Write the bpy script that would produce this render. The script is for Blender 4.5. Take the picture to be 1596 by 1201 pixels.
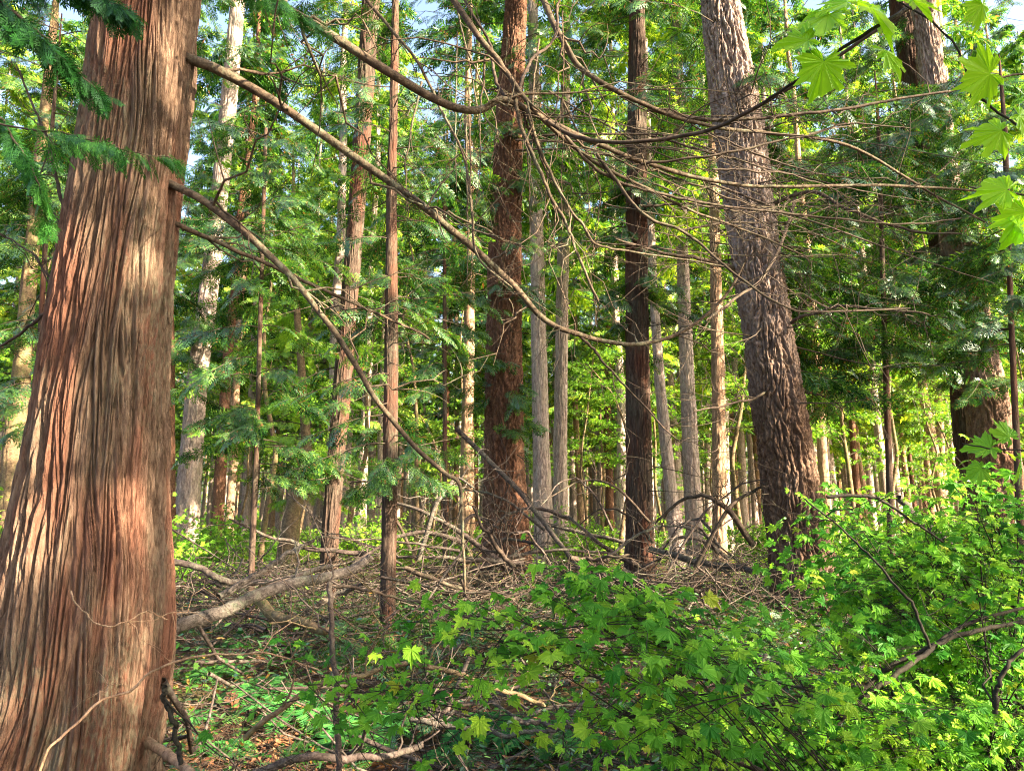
import bpy, math, random
import numpy as np
R = math.radians
# ------------------------------------------------------------------ camera, sky, sun, exposure
scene = bpy.context.scene
for o in list(bpy.data.objects): bpy.data.objects.remove(o)
W0, H0 = 1596.0, 1201.0
F = 1161.0
PITCH = R(10.0)
EYE = np.array([0.0, 0.0, 1.6])
cam_d = bpy.data.cameras.new('camera'); cam = bpy.data.objects.new('camera', cam_d)
scene.collection.objects.link(cam); scene.camera = cam
cam.location = EYE; cam.rotation_euler = (R(90) + PITCH, 0, 0)
cam_d.sensor_width = 36; cam_d.lens = F / W0 * 36; cam_d.clip_start = 0.05; cam_d.clip_end = 2000

SUN_AZ, SUN_EL = R(118), R(25)         # azimuth clockwise from +Y (view direction)
sdir = np.array([math.sin(SUN_AZ) * math.cos(SUN_EL), math.cos(SUN_AZ) * math.cos(SUN_EL), math.sin(SUN_EL)])
world = bpy.data.worlds.new('World'); scene.world = world; world.use_nodes = True
wn = world.node_tree; bg = wn.nodes['Background']
sky = wn.nodes.new('ShaderNodeTexSky'); sky.sky_type = 'NISHITA'; sky.sun_disc = False
sky.sun_elevation = SUN_EL; sky.sun_rotation = SUN_AZ; sky.dust_density = 5.0; sky.air_density = 1.0; sky.ozone_density = 0.3
wn.links.new(sky.outputs[0], bg.inputs[0]); bg.inputs[1].default_value = 0.08
sl = bpy.data.lights.new('sun', 'SUN'); sl.energy = 5.0; sl.angle = R(0.5); sl.color = (1.0, 0.80, 0.54)
so = bpy.data.objects.new('sun', sl); scene.collection.objects.link(so)
from mathutils import Vector
so.rotation_euler = Vector(sdir).to_track_quat('Z', 'Y').to_euler(); so.location = (20, -20, 30)
scene.view_settings.view_transform = 'Standard'; scene.view_settings.look = 'None'
scene.view_settings.gamma = 1; scene.view_settings.exposure = 3.15
scene.render.engine = 'CYCLES'
cy = scene.cycles
cy.max_bounces = 7; cy.diffuse_bounces = 5; cy.glossy_bounces = 2; cy.transmission_bounces = 5; cy.transparent_max_bounces = 4
cy.use_denoising = True
try:
    cy.denoiser = 'OPENIMAGEDENOISE'; cy.denoising_prefilter = 'NONE'
except Exception: pass
cy.sample_clamp_indirect = 4.0; cy.use_adaptive_sampling = False; cy.filter_width = 1.1

C = scene.collection
rng = np.random.default_rng(7)
UP = np.array([0, 0, 1.0])

# ------------------------------------------------------------------ helpers
def ray(px, py):
    return np.array([(px - W0 / 2) / F,
                     math.cos(PITCH) - (H0 / 2 - py) / F * math.sin(PITCH),
                     math.sin(PITCH) + (H0 / 2 - py) / F * math.cos(PITCH)])
def at(px, py, Y):
    d = ray(px, py); return EYE + d * (Y / d[1])
def mpp(py, Y):                       # metres per photo pixel at that place
    return Y / ray(0, py)[1] / F
def nrm(v): return v / (np.linalg.norm(v, axis=-1, keepdims=True) + 1e-12)

_perm = np.random.default_rng(99).random((8, 256, 256)) * 2 * np.pi
def perlin(u, v, pu=256, seed=0):
    g = _perm[seed % 8]
    u = np.asarray(u, float); v = np.asarray(v, float)
    iu = np.floor(u).astype(int); iv = np.floor(v).astype(int); fu = u - iu; fv = v - iv
    def gr(i, j, x, y):
        a = g[(i % pu) % 256, (j + seed * 17) % 256]
        return np.cos(a) * x + np.sin(a) * y
    su = fu * fu * (3 - 2 * fu); sv = fv * fv * (3 - 2 * fv)
    a = gr(iu, iv, fu, fv); b = gr(iu + 1, iv, fu - 1, fv); c = gr(iu, iv + 1, fu, fv - 1); d = gr(iu + 1, iv + 1, fu - 1, fv - 1)
    return (a * (1 - su) + b * su) * (1 - sv) + (c * (1 - su) + d * su) * sv

def gh(x, y):
    x = np.asarray(x, float); y = np.asarray(y, float)
    h = 0.16 * perlin(x * 0.35 + 40.3, y * 0.35 + 40.7, seed=1) + 0.05 * perlin(x * 1.3 + 80, y * 1.3 + 80, seed=2)
    far = np.clip((y - 22) / 80, 0, 1)
    return h + 0.9 * far * perlin(x * 0.05 + 60, y * 0.05 + 60, seed=3)

def build(name, verts, faces, mats, parent=None, mi=None, smooth=False, attrs=None):
    """verts (n,3); faces list of (k,3)/(k,4) int arrays; mi list of material indices per array."""
    me = bpy.data.meshes.new(name)
    verts = np.asarray(verts, np.float32)
    me.vertices.add(len(verts)); me.vertices.foreach_set('co', verts.ravel())
    faces = [np.asarray(f, np.int32) for f in faces]
    nl = sum(f.size for f in faces); nf = sum(len(f) for f in faces)
    me.loops.add(nl); me.polygons.add(nf)
    me.loops.foreach_set('vertex_index', np.concatenate([f.ravel() for f in faces]))
    tot = np.concatenate([np.full(len(f), f.shape[1], np.int32) for f in faces])
    st = np.concatenate([[0], np.cumsum(tot)[:-1]]).astype(np.int32)
    me.polygons.foreach_set('loop_start', st)
    me.update(calc_edges=True)
    for m in (mats if isinstance(mats, (list, tuple)) else [mats]): me.materials.append(m)
    if mi is not None:
        me.polygons.foreach_set('material_index', np.concatenate([np.full(len(f), i, np.int32) for f, i in zip(faces, mi)]))
    sm = smooth if isinstance(smooth, list) else [smooth] * len(faces)
    me.polygons.foreach_set('use_smooth', np.concatenate([np.full(len(f), s, bool) for f, s in zip(faces, sm)]))
    if attrs:
        for k, a in attrs.items():
            at_ = me.attributes.new(k, 'FLOAT', 'POINT'); at_.data.foreach_set('value', np.asarray(a, np.float32))
    o = bpy.data.objects.new(name, me); C.objects.link(o)
    if parent is not None: o.parent = parent
    return o

class Acc:
    """collects geometry for one mesh"""
    def __init__(s): s.v = []; s.f = []; s.mi = []; s.sm = []; s.n = 0
    def add(s, v, f, mi=0, smooth=False):
        v = np.asarray(v).reshape(-1, 3); f = np.asarray(f)
        if len(v) == 0: return
        s.v.append(v); s.f.append(f + s.n); s.mi.append(mi); s.sm.append(smooth); s.n += len(v)
    def build(s, name, mats, parent=None, origin=None):
        v = np.concatenate(s.v)
        if origin is not None: v = v - np.asarray(origin)
        return build(name, v, s.f, mats, parent, s.mi, s.sm)

def tubes(P, rad, sides=5):
    """P (N,K,3), rad (N,K) -> verts, quads (with closed tips by tiny radius)"""
    P = np.asarray(P, float); rad = np.asarray(rad, float)
    N, K, _ = P.shape
    T = nrm(np.gradient(P, axis=1))
    avg = nrm(P[:, -1] - P[:, 0])
    ref = np.where(np.abs(avg[:, 2:3]) > 0.8, np.array([[1.0, 0, 0]]), np.array([[0, 0, 1.0]]))[:, None, :]
    n1 = nrm(np.cross(T, np.broadcast_to(ref, T.shape))); n2 = np.cross(T, n1)
    a = np.arange(sides) / sides * 2 * np.pi
    ring = n1[:, :, None] * np.cos(a)[:, None] + n2[:, :, None] * np.sin(a)[:, None]
    V = P[:, :, None] + ring * rad[:, :, None, None]
    idx = np.arange(N * K * sides).reshape(N, K, sides)
    q = np.stack([idx[:, :-1], np.roll(idx[:, :-1], -1, 2), np.roll(idx[:, 1:], -1, 2), idx[:, 1:]], -1).reshape(-1, 4)
    return V.reshape(-1, 3), q

def catmull(P, n):
    P = np.asarray(P, float); m = len(P)
    t = np.linspace(0, m - 1, n); i = np.clip(t.astype(int), 0, m - 2); f = (t - i)[:, None]
    p0 = P[np.clip(i - 1, 0, m - 1)]; p1 = P[i]; p2 = P[i + 1]; p3 = P[np.clip(i + 2, 0, m - 1)]
    return 0.5 * (2 * p1 + (p2 - p0) * f + (2 * p0 - 5 * p1 + 4 * p2 - p3) * f ** 2 + (3 * p1 - p0 - 3 * p2 + p3) * f ** 3)

def tag(o, label=None, cat=None, group=None, kind=None):
    if label: o['label'] = label
    if cat: o['category'] = cat
    if group: o['group'] = group
    if kind: o['kind'] = kind
    return o
def thing(name, loc, label, cat, group=None):
    o = bpy.data.objects.new(name, None); C.objects.link(o); o.location = loc; o.empty_display_size = 0.3
    return tag(o, label, cat, group)
def place(o, loc, rz=0, s=1): o.location = loc; o.rotation_euler = (0, 0, rz); o.scale = (s, s, s)

# ------------------------------------------------------------------ materials
def mat(name):
    m = bpy.data.materials.new(name); m.use_nodes = True; nt = m.node_tree; nt.nodes.clear()
    out = nt.nodes.new('ShaderNodeOutputMaterial'); return m, nt, out
def N_(nt, t, **kw):
    n = nt.nodes.new(t)
    for k, v in kw.items():
        if k.startswith('i_'): n.inputs[int(k[2:]) if k[2:].isdigit() else k[2:]].default_value = v
        else: setattr(n, k, v)
    return n
def ramp(nt, src, stops):
    r = nt.nodes.new('ShaderNodeValToRGB'); e = r.color_ramp.elements
    while len(e) < len(stops): e.new(0.5)
    for k, (p, c) in enumerate(stops): e[k].position = p; e[k].color = (*c, 1)
    nt.links.new(src, r.inputs[0]); return r.outputs[0]

def noise(nt, vec, scale, detail=4, rough=0.6, dist=0.0):
    n = nt.nodes.new('ShaderNodeTexNoise'); n.inputs['Scale'].default_value = scale; n.inputs['Detail'].default_value = detail
    n.inputs['Roughness'].default_value = rough; n.inputs['Distortion'].default_value = dist
    nt.links.new(vec, n.inputs['Vector']); return n.outputs['Fac']
def mapping(nt, scale, coord='Object'):
    tc = nt.nodes.new('ShaderNodeTexCoord'); mp = nt.nodes.new('ShaderNodeMapping'); mp.inputs['Scale'].default_value = scale
    nt.links.new(tc.outputs[coord], mp.inputs['Vector']); return mp.outputs[0]
def mixc(nt, fac, a, b, mode='MIX'):
    m = nt.nodes.new('ShaderNodeMix'); m.data_type = 'RGBA'; m.blend_type = mode
    for sock, v in ((m.inputs[0], fac), (m.inputs[6], a), (m.inputs[7], b)):
        if hasattr(v, 'links'): nt.links.new(v, sock)
        elif isinstance(v, tuple): sock.default_value = (*v, 1)
        else: sock.default_value = v
    return m.outputs[2]

def bark(name, cols, lichen, vscale=(26, 26, 1.6), bump=0.5, lich_amt=0.5, red=None, zgrey=None):
    m, nt, out = mat(name)
    p = N_(nt, 'ShaderNodeBsdfPrincipled'); p.inputs['Roughness'].default_value = 0.85
    p.inputs['Specular IOR Level'].default_value = 0.25
    v = mapping(nt, vscale); n1 = noise(nt, v, 1.0, 5, 0.65, 0.4)
    col = ramp(nt, n1, [(0.25, cols[0]), (0.5, cols[1]), (0.75, cols[2])])
    big = noise(nt, mapping(nt, (1.6, 1.6, 0.7)), 1.3, 4, 0.6)
    if red:
        rf = ramp(nt, noise(nt, mapping(nt, (2.6, 2.6, 0.45)), 1.6, 3, 0.5), [(0.47, (0, 0, 0)), (0.62, (1, 1, 1))])
        col = mixc(nt, rf, col, red)
    st = ramp(nt, noise(nt, mapping(nt, (vscale[0] * 1.7, vscale[1] * 1.7, vscale[2] * 3)), 1.0, 4, 0.65, 0.2), [(0.34, (0.5, 0.46, 0.44)), (0.5, (1, 1, 1)), (0.66, (1.25, 1.25, 1.25))])
    col = mixc(nt, 1.0, col, st, 'MULTIPLY')
    lf = ramp(nt, big, [(0.45, (0, 0, 0)), (0.7, (lich_amt,) * 3)])
    fine = ramp(nt, noise(nt, mapping(nt, (14, 14, 6)), 3.0, 4, 0.7), [(0.42, (0, 0, 0)), (0.6, (1, 1, 1))])
    lf2 = mixc(nt, 1.0, lf, fine, 'MULTIPLY')
    col = mixc(nt, lf2, col, lichen)
    if zgrey:      # weathered grey plates higher up the stem
        sx = nt.nodes.new('ShaderNodeSeparateXYZ'); tc = nt.nodes.new('ShaderNodeTexCoord'); nt.links.new(tc.outputs['Object'], sx.inputs[0])
        mr = N_(nt, 'ShaderNodeMapRange'); nt.links.new(sx.outputs[2], mr.inputs[0]); mr.inputs[1].default_value = 3.0; mr.inputs[2].default_value = 6.5; mr.inputs[4].default_value = 0.75
        pl = ramp(nt, noise(nt, mapping(nt, (20, 20, 6)), 1.0, 5, 0.7), [(0.40, (0, 0, 0)), (0.52, (1, 1, 1))])
        f2 = N_(nt, 'ShaderNodeMath', operation='MULTIPLY'); nt.links.new(mr.outputs[0], f2.inputs[0]); nt.links.new(pl, f2.inputs[1])
        col = mixc(nt, f2.outputs[0], col, zgrey)
    nt.links.new(col, p.inputs['Base Color'])
    b = N_(nt, 'ShaderNodeBump'); b.inputs['Strength'].default_value = bump; b.inputs['Distance'].default_value = 0.03
    bn = noise(nt, mapping(nt, (vscale[0] * 2.2, vscale[1] * 2.2, vscale[2] * 2.5)), 1.0, 6, 0.7, 0.3)
    nt.links.new(bn, b.inputs['Height']); nt.links.new(b.outputs[0], p.inputs['Normal'])
    nt.links.new(p.outputs[0], out.inputs[0]); return m

def leafmat(name, c1, c2, c3, trans=0.4, tboost=1.5, gloss=0.12, nscale=1.2, odd=None):
    m, nt, out = mat(name)
    g = nt.nodes.new('ShaderNodeNewGeometry')
    n1 = noise(nt, g.outputs['Position'], nscale, 3, 0.6)
    isl = g.outputs['Random Per Island']
    add = N_(nt, 'ShaderNodeMath', operation='MULTIPLY_ADD'); nt.links.new(isl, add.inputs[0]); add.inputs[1].default_value = 0.35
    sub = N_(nt, 'ShaderNodeMath', operation='SUBTRACT'); nt.links.new(n1, sub.inputs[0]); sub.inputs[1].default_value = 0.175
    nt.links.new(sub.outputs[0], add.inputs[2])
    col = ramp(nt, add.outputs[0], [(0.3, c1), (0.5, c2), (0.72, c3)])
    if odd:        # a few yellowed or dead leaves among the green
        gt = N_(nt, 'ShaderNodeMath', operation='GREATER_THAN'); nt.links.new(isl, gt.inputs[0]); gt.inputs[1].default_value = odd[0]
        col = mixc(nt, gt.outputs[0], col, odd[1])
    d = N_(nt, 'ShaderNodeBsdfDiffuse'); t = N_(nt, 'ShaderNodeBsdfTranslucent'); gl = N_(nt, 'ShaderNodeBsdfGlossy'); gl.inputs['Roughness'].default_value = 0.4
    gl.inputs['Color'].default_value = (0.75, 0.95, 0.85, 1)
    nt.links.new(col, d.inputs[0])
    tc = mixc(nt, 1.0, col, (tboost, tboost * 1.0, tboost * 0.45), 'MULTIPLY'); nt.links.new(tc, t.inputs[0])
    ms = N_(nt, 'ShaderNodeMixShader'); ms.inputs[0].default_value = trans
    nt.links.new(d.outputs[0], ms.inputs[1]); nt.links.new(t.outputs[0], ms.inputs[2])
    fr = N_(nt, 'ShaderNodeFresnel'); fr.inputs[0].default_value = 1.35
    mm = N_(nt, 'ShaderNodeMath', operation='MULTIPLY'); nt.links.new(fr.outputs[0], mm.inputs[0]); mm.inputs[1].default_value = gloss * 5
    mg = N_(nt, 'ShaderNodeMixShader'); nt.links.new(mm.outputs[0], mg.inputs[0])
    nt.links.new(ms.outputs[0], mg.inputs[1]); nt.links.new(gl.outputs[0], mg.inputs[2])
    nt.links.new(mg.outputs[0], out.inputs[0]); return m

M = {}
M['cedar'] = bark('cedar_bark', [(0.06, 0.037, 0.027), (0.165, 0.108, 0.078), (0.29, 0.215, 0.16)], (0.19, 0.195, 0.14), (34, 34, 4.5), 1.0, 0.9, (0.185, 0.088, 0.060))
M['cedar2'] = bark('far_cedar_bark', [(0.022, 0.014, 0.012), (0.065, 0.043, 0.034), (0.15, 0.11, 0.09)], (0.11, 0.13, 0.09), (30, 30, 1.8), 1.0, 0.6, (0.085, 0.035, 0.023))
M['fir'] = bark('fir_bark', [(0.028, 0.016, 0.011), (0.11, 0.066, 0.045), (0.26, 0.175, 0.13)], (0.22, 0.18, 0.155), (26, 26, 9), 1.0, 0.6, None, (0.36, 0.30, 0.285))
M['redfir'] = bark('red_fir_bark', [(0.03, 0.013, 0.009), (0.12, 0.056, 0.035), (0.26, 0.145, 0.095)], (0.17, 0.14, 0.10), (26, 26, 9), 1.0, 0.5)
M['redfirg'] = bark('weathered_red_fir_bark', [(0.03, 0.013, 0.009), (0.13, 0.065, 0.043), (0.27, 0.165, 0.115)], (0.19, 0.16, 0.12), (26, 26, 9), 1.0, 0.5, None, (0.34, 0.28, 0.26))
M['pale'] = bark('pale_bark', [(0.13, 0.09, 0.08), (0.30, 0.24, 0.22), (0.46, 0.40, 0.37)], (0.28, 0.30, 0.21), (20, 20, 3.0), 0.8, 0.6)
M['tan'] = bark('tan_bark', [(0.12, 0.07, 0.045), (0.28, 0.18, 0.12), (0.42, 0.30, 0.21)], (0.26, 0.27, 0.16), (18, 18, 2.5), 0.8, 0.5)
M['limb'] = bark('limb_bark', [(0.022, 0.015, 0.011), (0.07, 0.05, 0.035), (0.17, 0.125, 0.085)], (0.20, 0.22, 0.15), (16, 16, 16), 0.5, 0.8)
M['twig'] = bark('twig_bark', [(0.022, 0.016, 0.013), (0.05, 0.035, 0.028), (0.11, 0.085, 0.065)], (0.10, 0.12, 0.07), (12, 12, 12), 0.3, 0.5)
M['deadwood'] = bark('dead_wood', [(0.02, 0.015, 0.014), (0.062, 0.046, 0.042), (0.15, 0.12, 0.11)], (0.18, 0.20, 0.15), (14, 14, 14), 0.6, 0.6)
M['greylog'] = bark('grey_log_bark', [(0.025, 0.02, 0.018), (0.09, 0.076, 0.07), (0.19, 0.165, 0.15)], (0.13, 0.155, 0.11), (16, 16, 16), 1.0, 1.0)
M['blackstem'] = bark('dark_stem_bark', [(0.006, 0.005, 0.0045), (0.015, 0.012, 0.010), (0.035, 0.03, 0.022)], (0.07, 0.08, 0.04), (12, 12, 12), 0.3, 0.4)
M['greenstem'] = bark('green_twig', [(0.04, 0.05, 0.02), (0.06, 0.08, 0.03), (0.09, 0.10, 0.04)], (0.07, 0.08, 0.04), (12, 12, 12), 0.1, 0.4)
M['mossy'] = bark('mossy_bark', [(0.05, 0.035, 0.02), (0.13, 0.09, 0.055), (0.22, 0.17, 0.10)], (0.09, 0.13, 0.03), (12, 12, 12), 0.5, 1.0)
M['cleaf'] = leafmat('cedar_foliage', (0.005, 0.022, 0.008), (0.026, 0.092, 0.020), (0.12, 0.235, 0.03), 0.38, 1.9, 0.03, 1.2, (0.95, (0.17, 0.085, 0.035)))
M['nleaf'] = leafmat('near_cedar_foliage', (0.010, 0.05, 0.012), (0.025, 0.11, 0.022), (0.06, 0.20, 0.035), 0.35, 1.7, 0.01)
M['fleaf'] = leafmat('far_foliage_sun_tinted', (0.02, 0.09, 0.015), (0.13, 0.28, 0.03), (0.40, 0.50, 0.05), 0.45, 1.4, 0.02, 0.35)  # far crowns: sunlit yellow-green is put into the leaf colour
M['maple'] = leafmat('maple_leaf', (0.028, 0.14, 0.015), (0.12, 0.33, 0.03), (0.28, 0.46, 0.04), 0.42, 1.4, 0.05, 1.5, (0.985, (0.30, 0.36, 0.04)))
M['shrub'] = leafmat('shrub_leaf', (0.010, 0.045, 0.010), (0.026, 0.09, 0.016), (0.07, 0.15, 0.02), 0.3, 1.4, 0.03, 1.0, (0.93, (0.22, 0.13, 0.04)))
M['brush_leaf'] = leafmat('shrub_leaf_painted_sunny', (0.09, 0.24, 0.025), (0.18, 0.38, 0.04), (0.32, 0.48, 0.05), 0.4, 1.4, 0.03, 0.6)  # lighter copy of the shrub leaf with sunlight painted into its colour
M['deadleaf'] = leafmat('dead_leaf', (0.07, 0.03, 0.018), (0.19, 0.08, 0.04), (0.40, 0.20, 0.10), 0.2, 1.2, 0.02, 2.0)
M['cone'] = leafmat('fern_leaf', (0.02, 0.085, 0.025), (0.04, 0.17, 0.04), (0.09, 0.26, 0.05), 0.3, 1.5, 0.03, 1.5)

m, nt, out = mat('forest_floor')
p = N_(nt, 'ShaderNodeBsdfPrincipled'); p.inputs['Roughness'].default_value = 0.95; p.inputs['Specular IOR Level'].default_value = 0.1
v = mapping(nt, (1, 1, 1))
n1 = noise(nt, v, 0.9, 5, 0.65); n2 = noise(nt, v, 22, 6, 0.75, 0.8)
c = ramp(nt, n2, [(0.3, (0.03, 0.02, 0.016)), (0.5, (0.09, 0.052, 0.036)), (0.62, (0.18, 0.10, 0.06)), (0.75, (0.28, 0.18, 0.12))])
g_ = ramp(nt, n1, [(0.5, (0, 0, 0)), (0.66, (0.8, 0.8, 0.8))])
c = mixc(nt, g_, c, (0.06, 0.10, 0.03))
nt.links.new(c, p.inputs['Base Color'])
b = N_(nt, 'ShaderNodeBump'); b.inputs['Strength'].default_value = 1.0; b.inputs['Distance'].default_value = 0.05
nt.links.new(n2, b.inputs['Height']); nt.links.new(b.outputs[0], p.inputs['Normal']); nt.links.new(p.outputs[0], out.inputs[0])
M['ground'] = m

# ------------------------------------------------------------------ ground
def axis(lim, n, k=2.4):
    t = np.linspace(-1, 1, n); return np.sign(t) * (np.abs(t) ** k) * lim
gx = axis(260, 240); gy = axis(260, 240) + 6
X, Y = np.meshgrid(gx, gy); Z = gh(X, Y)
idx = np.arange(X.size).reshape(X.shape)
q = np.stack([idx[:-1, :-1], idx[:-1, 1:], idx[1:, 1:], idx[1:, :-1]], -1).reshape(-1, 4)
tag(build('ground', np.stack([X, Y, Z], -1).reshape(-1, 3), [q], M['ground'], smooth=True), 'brown needle strewn forest floor', 'ground', kind='structure')

# ------------------------------------------------------------------ trunks
def trunk_mesh(centers, radii, bark_kind, nseg, nring, seed=0, flare=0.0, lobes=0):
    """centers (k,3), radii (k) from bottom to top; returns verts, quads"""
    n = nring
    # arc-length resample (dense rings)
    cc = np.asarray(centers, float); rr = np.asarray(radii, float)
    s = np.concatenate([[0], np.cumsum(np.linalg.norm(np.diff(cc, axis=0), axis=1))])
    sl_ = np.linspace(0, s[-1], 1200); lin = np.stack([np.interp(sl_, s, q_) for q_ in (cc[:, 0], cc[:, 1], cc[:, 2], rr)], 1)
    kw_ = max(3, int(0.5 / (s[-1] / 1200))) | 1; pad = np.concatenate([2 * lin[0] - lin[kw_ // 2:0:-1], lin, 2 * lin[-1] - lin[-2:-kw_ // 2 - 1:-1]])[: 1200 + 2 * (kw_ // 2)]
    fine = np.stack([np.convolve(pad[:, q_], np.ones(kw_) / kw_, 'valid') for q_ in range(4)], 1)
    sf = np.concatenate([[0], np.cumsum(np.linalg.norm(np.diff(fine[:, :3], axis=0), axis=1))])
    u = np.linspace(0, 1, n) ** (1.25 if nring > 300 else 1.6) * sf[-1]
    c = np.stack([np.interp(u, sf, fine[:, k]) for k in range(4)], 1)
    T = nrm(np.gradient(c[:, :3], axis=0)); n1 = nrm(np.cross(T, [0, 1.0, 0])); n2 = np.cross(T, n1)
    th = np.arange(nseg) / nseg * 2 * np.pi
    TH, S = np.meshgrid(th, u)
    r = c[:, 3][:, None] * np.ones_like(TH)
    circ = 2 * np.pi * np.median(rr)
    w = TH / (2 * np.pi)
    if bark_kind in ('cedar', 'farcedar'):
        Nc = max(8, int(circ / (0.062 if bark_kind == 'cedar' else 0.07)))
        wp = w * Nc + 1.6 * perlin(w * 4, S * 0.55, 4, seed) + 0.5 * perlin(w * 12, S * 1.6, 12, seed + 1)
        vo = 3.0 * perlin(wp + 0.5, np.full_like(wp, 0.37), Nc, seed + 6)
        a = perlin(wp, S * 1.3 + vo, Nc, seed + 2); b = perlin(wp * 2, S * 2.6 + 7 + 2 * vo, Nc * 2, seed + 3)
        n_ = a + 0.35 * b
        crack = np.exp(-(np.abs(n_) / 0.14) ** 1.8); crack2 = np.exp(-(b / 0.09) ** 2)
        fib = perlin(wp * 5, S * 3.0 + vo, Nc * 5, seed + 4)
        c3 = perlin(wp * 3, S * 4.5 + 11 + 3 * vo, Nc * 3, seed + 7); c4 = perlin(wp * 8, S * 11 + vo, Nc * 8, seed + 1)
        plate = perlin(wp * 1, S * 1.3 + 30 + vo, Nc, seed + 5)
        D = min(0.033, 0.12 * np.median(rr))
        h = -D * 1.0 * crack - D * 0.45 * crack2 - D * 0.3 * np.exp(-(c3 / 0.12) ** 2) + D * 0.25 * fib + D * 0.16 * c4 + D * 0.6 * plate
        r = r + h
    elif bark_kind == 'fir':
        Nc = max(8, int(circ / 0.13))
        wp = w * Nc + 0.9 * perlin(w * 6, S * 1.0, 6, seed) + 0.4 * perlin(w * 18, S * 4, 18, seed + 1)
        vo = 3.0 * perlin(wp + 0.5, np.full_like(wp, 0.37), Nc, seed + 6)
        a = perlin(wp, S * 1.4 + vo, Nc, seed + 2); b = perlin(wp * 2, S * 5 + 7 + vo, Nc * 2, seed + 3); c3 = perlin(wp * 4, S * 16 + 9, Nc * 4, seed + 4)
        D = min(0.066, 0.13 * np.median(rr))
        h = -D * 1.2 * np.exp(-(np.abs(a + 0.35 * b) / 0.15) ** 1.5) - D * 0.5 * np.exp(-(b / 0.1) ** 2) + D * 0.25 * a + D * 0.55 * c3
        r = r + h
    else:
        r = r * (1 + 0.03 * perlin(w * 6, S * 1.5, 6, seed) + 0.03 * perlin(w * 12, S * 5, 12, seed + 1))
    if lobes:
        fl = np.clip(1 - S / 1.5, 0, 1) ** 2
        r = r * (1 + fl * 0.14 * np.sin(lobes * TH + 1.3 + 0.8 * np.sin(S * 2)) + 0.02 * perlin(w * 5, S * 2, 5, seed + 6))
    V = c[:, None, :3] + r[..., None] * (n1[:, None] * np.cos(TH)[..., None] + n2[:, None] * np.sin(TH)[..., None])
    idx = np.arange(n * nseg).reshape(n, nseg)
    q = np.stack([idx[:-1], np.roll(idx[:-1], -1, 1), np.roll(idx[1:], -1, 1), idx[1:]], -1).reshape(-1, 4)
    return V.reshape(-1, 3), q

def px_trunk(rows, Yd, height, flare=1.35, top_r=0.3):
    """rows [(py, xl, xr)] bottom->top measured on the photo at depth Yd -> world centres & radii down to the ground and up to height"""
    cs = []; rs = []
    for py, xl, xr in rows:
        cs.append(at((xl + xr) / 2, py, Yd)); rs.append((xr - xl) / 2 * mpp(py, Yd))
    cs = np.array(cs); rs = np.array(rs)
    g = gh(cs[0, 0], cs[0, 1]) - 0.15
    d = cs[1] - cs[0] if cs[0, 2] - cs[1, 2] else np.array([0, 0, 1.])
    if cs[0, 2] > g + 0.1:
        b0 = cs[0].copy(); b0[2] = g; b0[:2] -= d[:2] / max(d[2], .1) * (cs[0, 2] - g) * 0.5
        cs = np.vstack([b0, cs]); rs = np.concatenate([[rs[0] * flare], rs])
    d = cs[-1] - cs[-2]; k = (height - cs[-1, 2])
    if k > 1:
        dd = d / d[2]
        for f in (0.35, 0.7, 1.0):
            cs = np.vstack([cs, cs[-1] + 0]); cs[-1] = cs[-1]
            cs[-1] = cs[-2] + dd * 0
            base = cs[len(cs) - 2]
        # rebuild cleanly
        cs = cs[:-3]; last = cs[-1].copy(); rl = rs[-1]
        for f in (0.35, 0.7, 1.0):
            p = last + np.array([dd[0] * 0.5, dd[1] * 0.5, 1]) * k * f
            cs = np.vstack([cs, p]); rs = np.append(rs, rl * (1 - (1 - top_r) * f))
    return cs, rs

# ------------------------------------------------------------------ foliage sprays
def frond(nside, sub, w, droop=0.25, seed=0):
    """flat cedar spray, length 1 along +X: kite shaped scales. -> verts (n,3), quads"""
    r = np.random.default_rng(seed); V = []; Q = []
    def kite(p, d, l, wd):
        s = np.array([-d[1], d[0], 0]); k = len(V)
        V.extend([p, p + d * l * 0.45 + s * wd, p + d * l, p + d * l * 0.45 - s * wd]); Q.append([k, k + 1, k + 2, k + 3])
    for i in range(nside):
        t = 0.06 + 0.9 * i / nside
        sgn = 1 if i % 2 else -1
        l = 0.5 * (1 - t) ** 0.75 * min(1, (t + 0.12) * 3.2) * r.uniform(0.75, 1.15) + 0.05
        an = sgn * (R(48) - R(18) * t + r.uniform(-.12, .12))
        p = np.array([t, 0, 0]); d = np.array([math.cos(an), math.sin(an), 0])
        if sub:
            for j in range(sub):
                u = j / sub; s2 = 1 if j % 2 else -1; a2 = an + s2 * R(36) * (1 if j < sub - 1 else 0)
                kite(p + d * l * u * 0.9, np.array([math.cos(a2), math.sin(a2), 0]), l * (0.5 - 0.25 * u) + 0.03, w)
            kite(p, d, l, w * 0.5)
        else: kite(p, d, l, w * 1.3)
    kite(np.array([0., 0, 0]), np.array([1., 0, 0]), 1.0, w * 0.6)
    V = np.array(V); V[:, 2] = -droop * (V[:, 0] ** 2) - 0.35 * np.abs(V[:, 1]) ** 1.3
    return V, np.array(Q)
FR = {'near': frond(14, 6, 0.017, seed=1), 'mid': frond(11, 4, 0.024, seed=2), 'far': frond(9, 0, 0.05, seed=3)}

def put(tmpl, pos, X, Zn, sc):
    """instantiate template at N frames -> verts, faces"""
    V, Q = tmpl; X = nrm(X); Yv = nrm(np.cross(Zn, X)); Zv = np.cross(X, Yv)
    sc = np.asarray(sc)[:, None, None]
    W = pos[:, None] + sc * (V[None, :, 0:1] * X[:, None] + V[None, :, 1:2] * Yv[:, None] + V[None, :, 2:3] * Zv[:, None])
    F_ = (Q[None] + (np.arange(len(pos)) * len(V))[:, None, None]).reshape(-1, Q.shape[1])
    return W.reshape(-1, 3), F_

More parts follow.
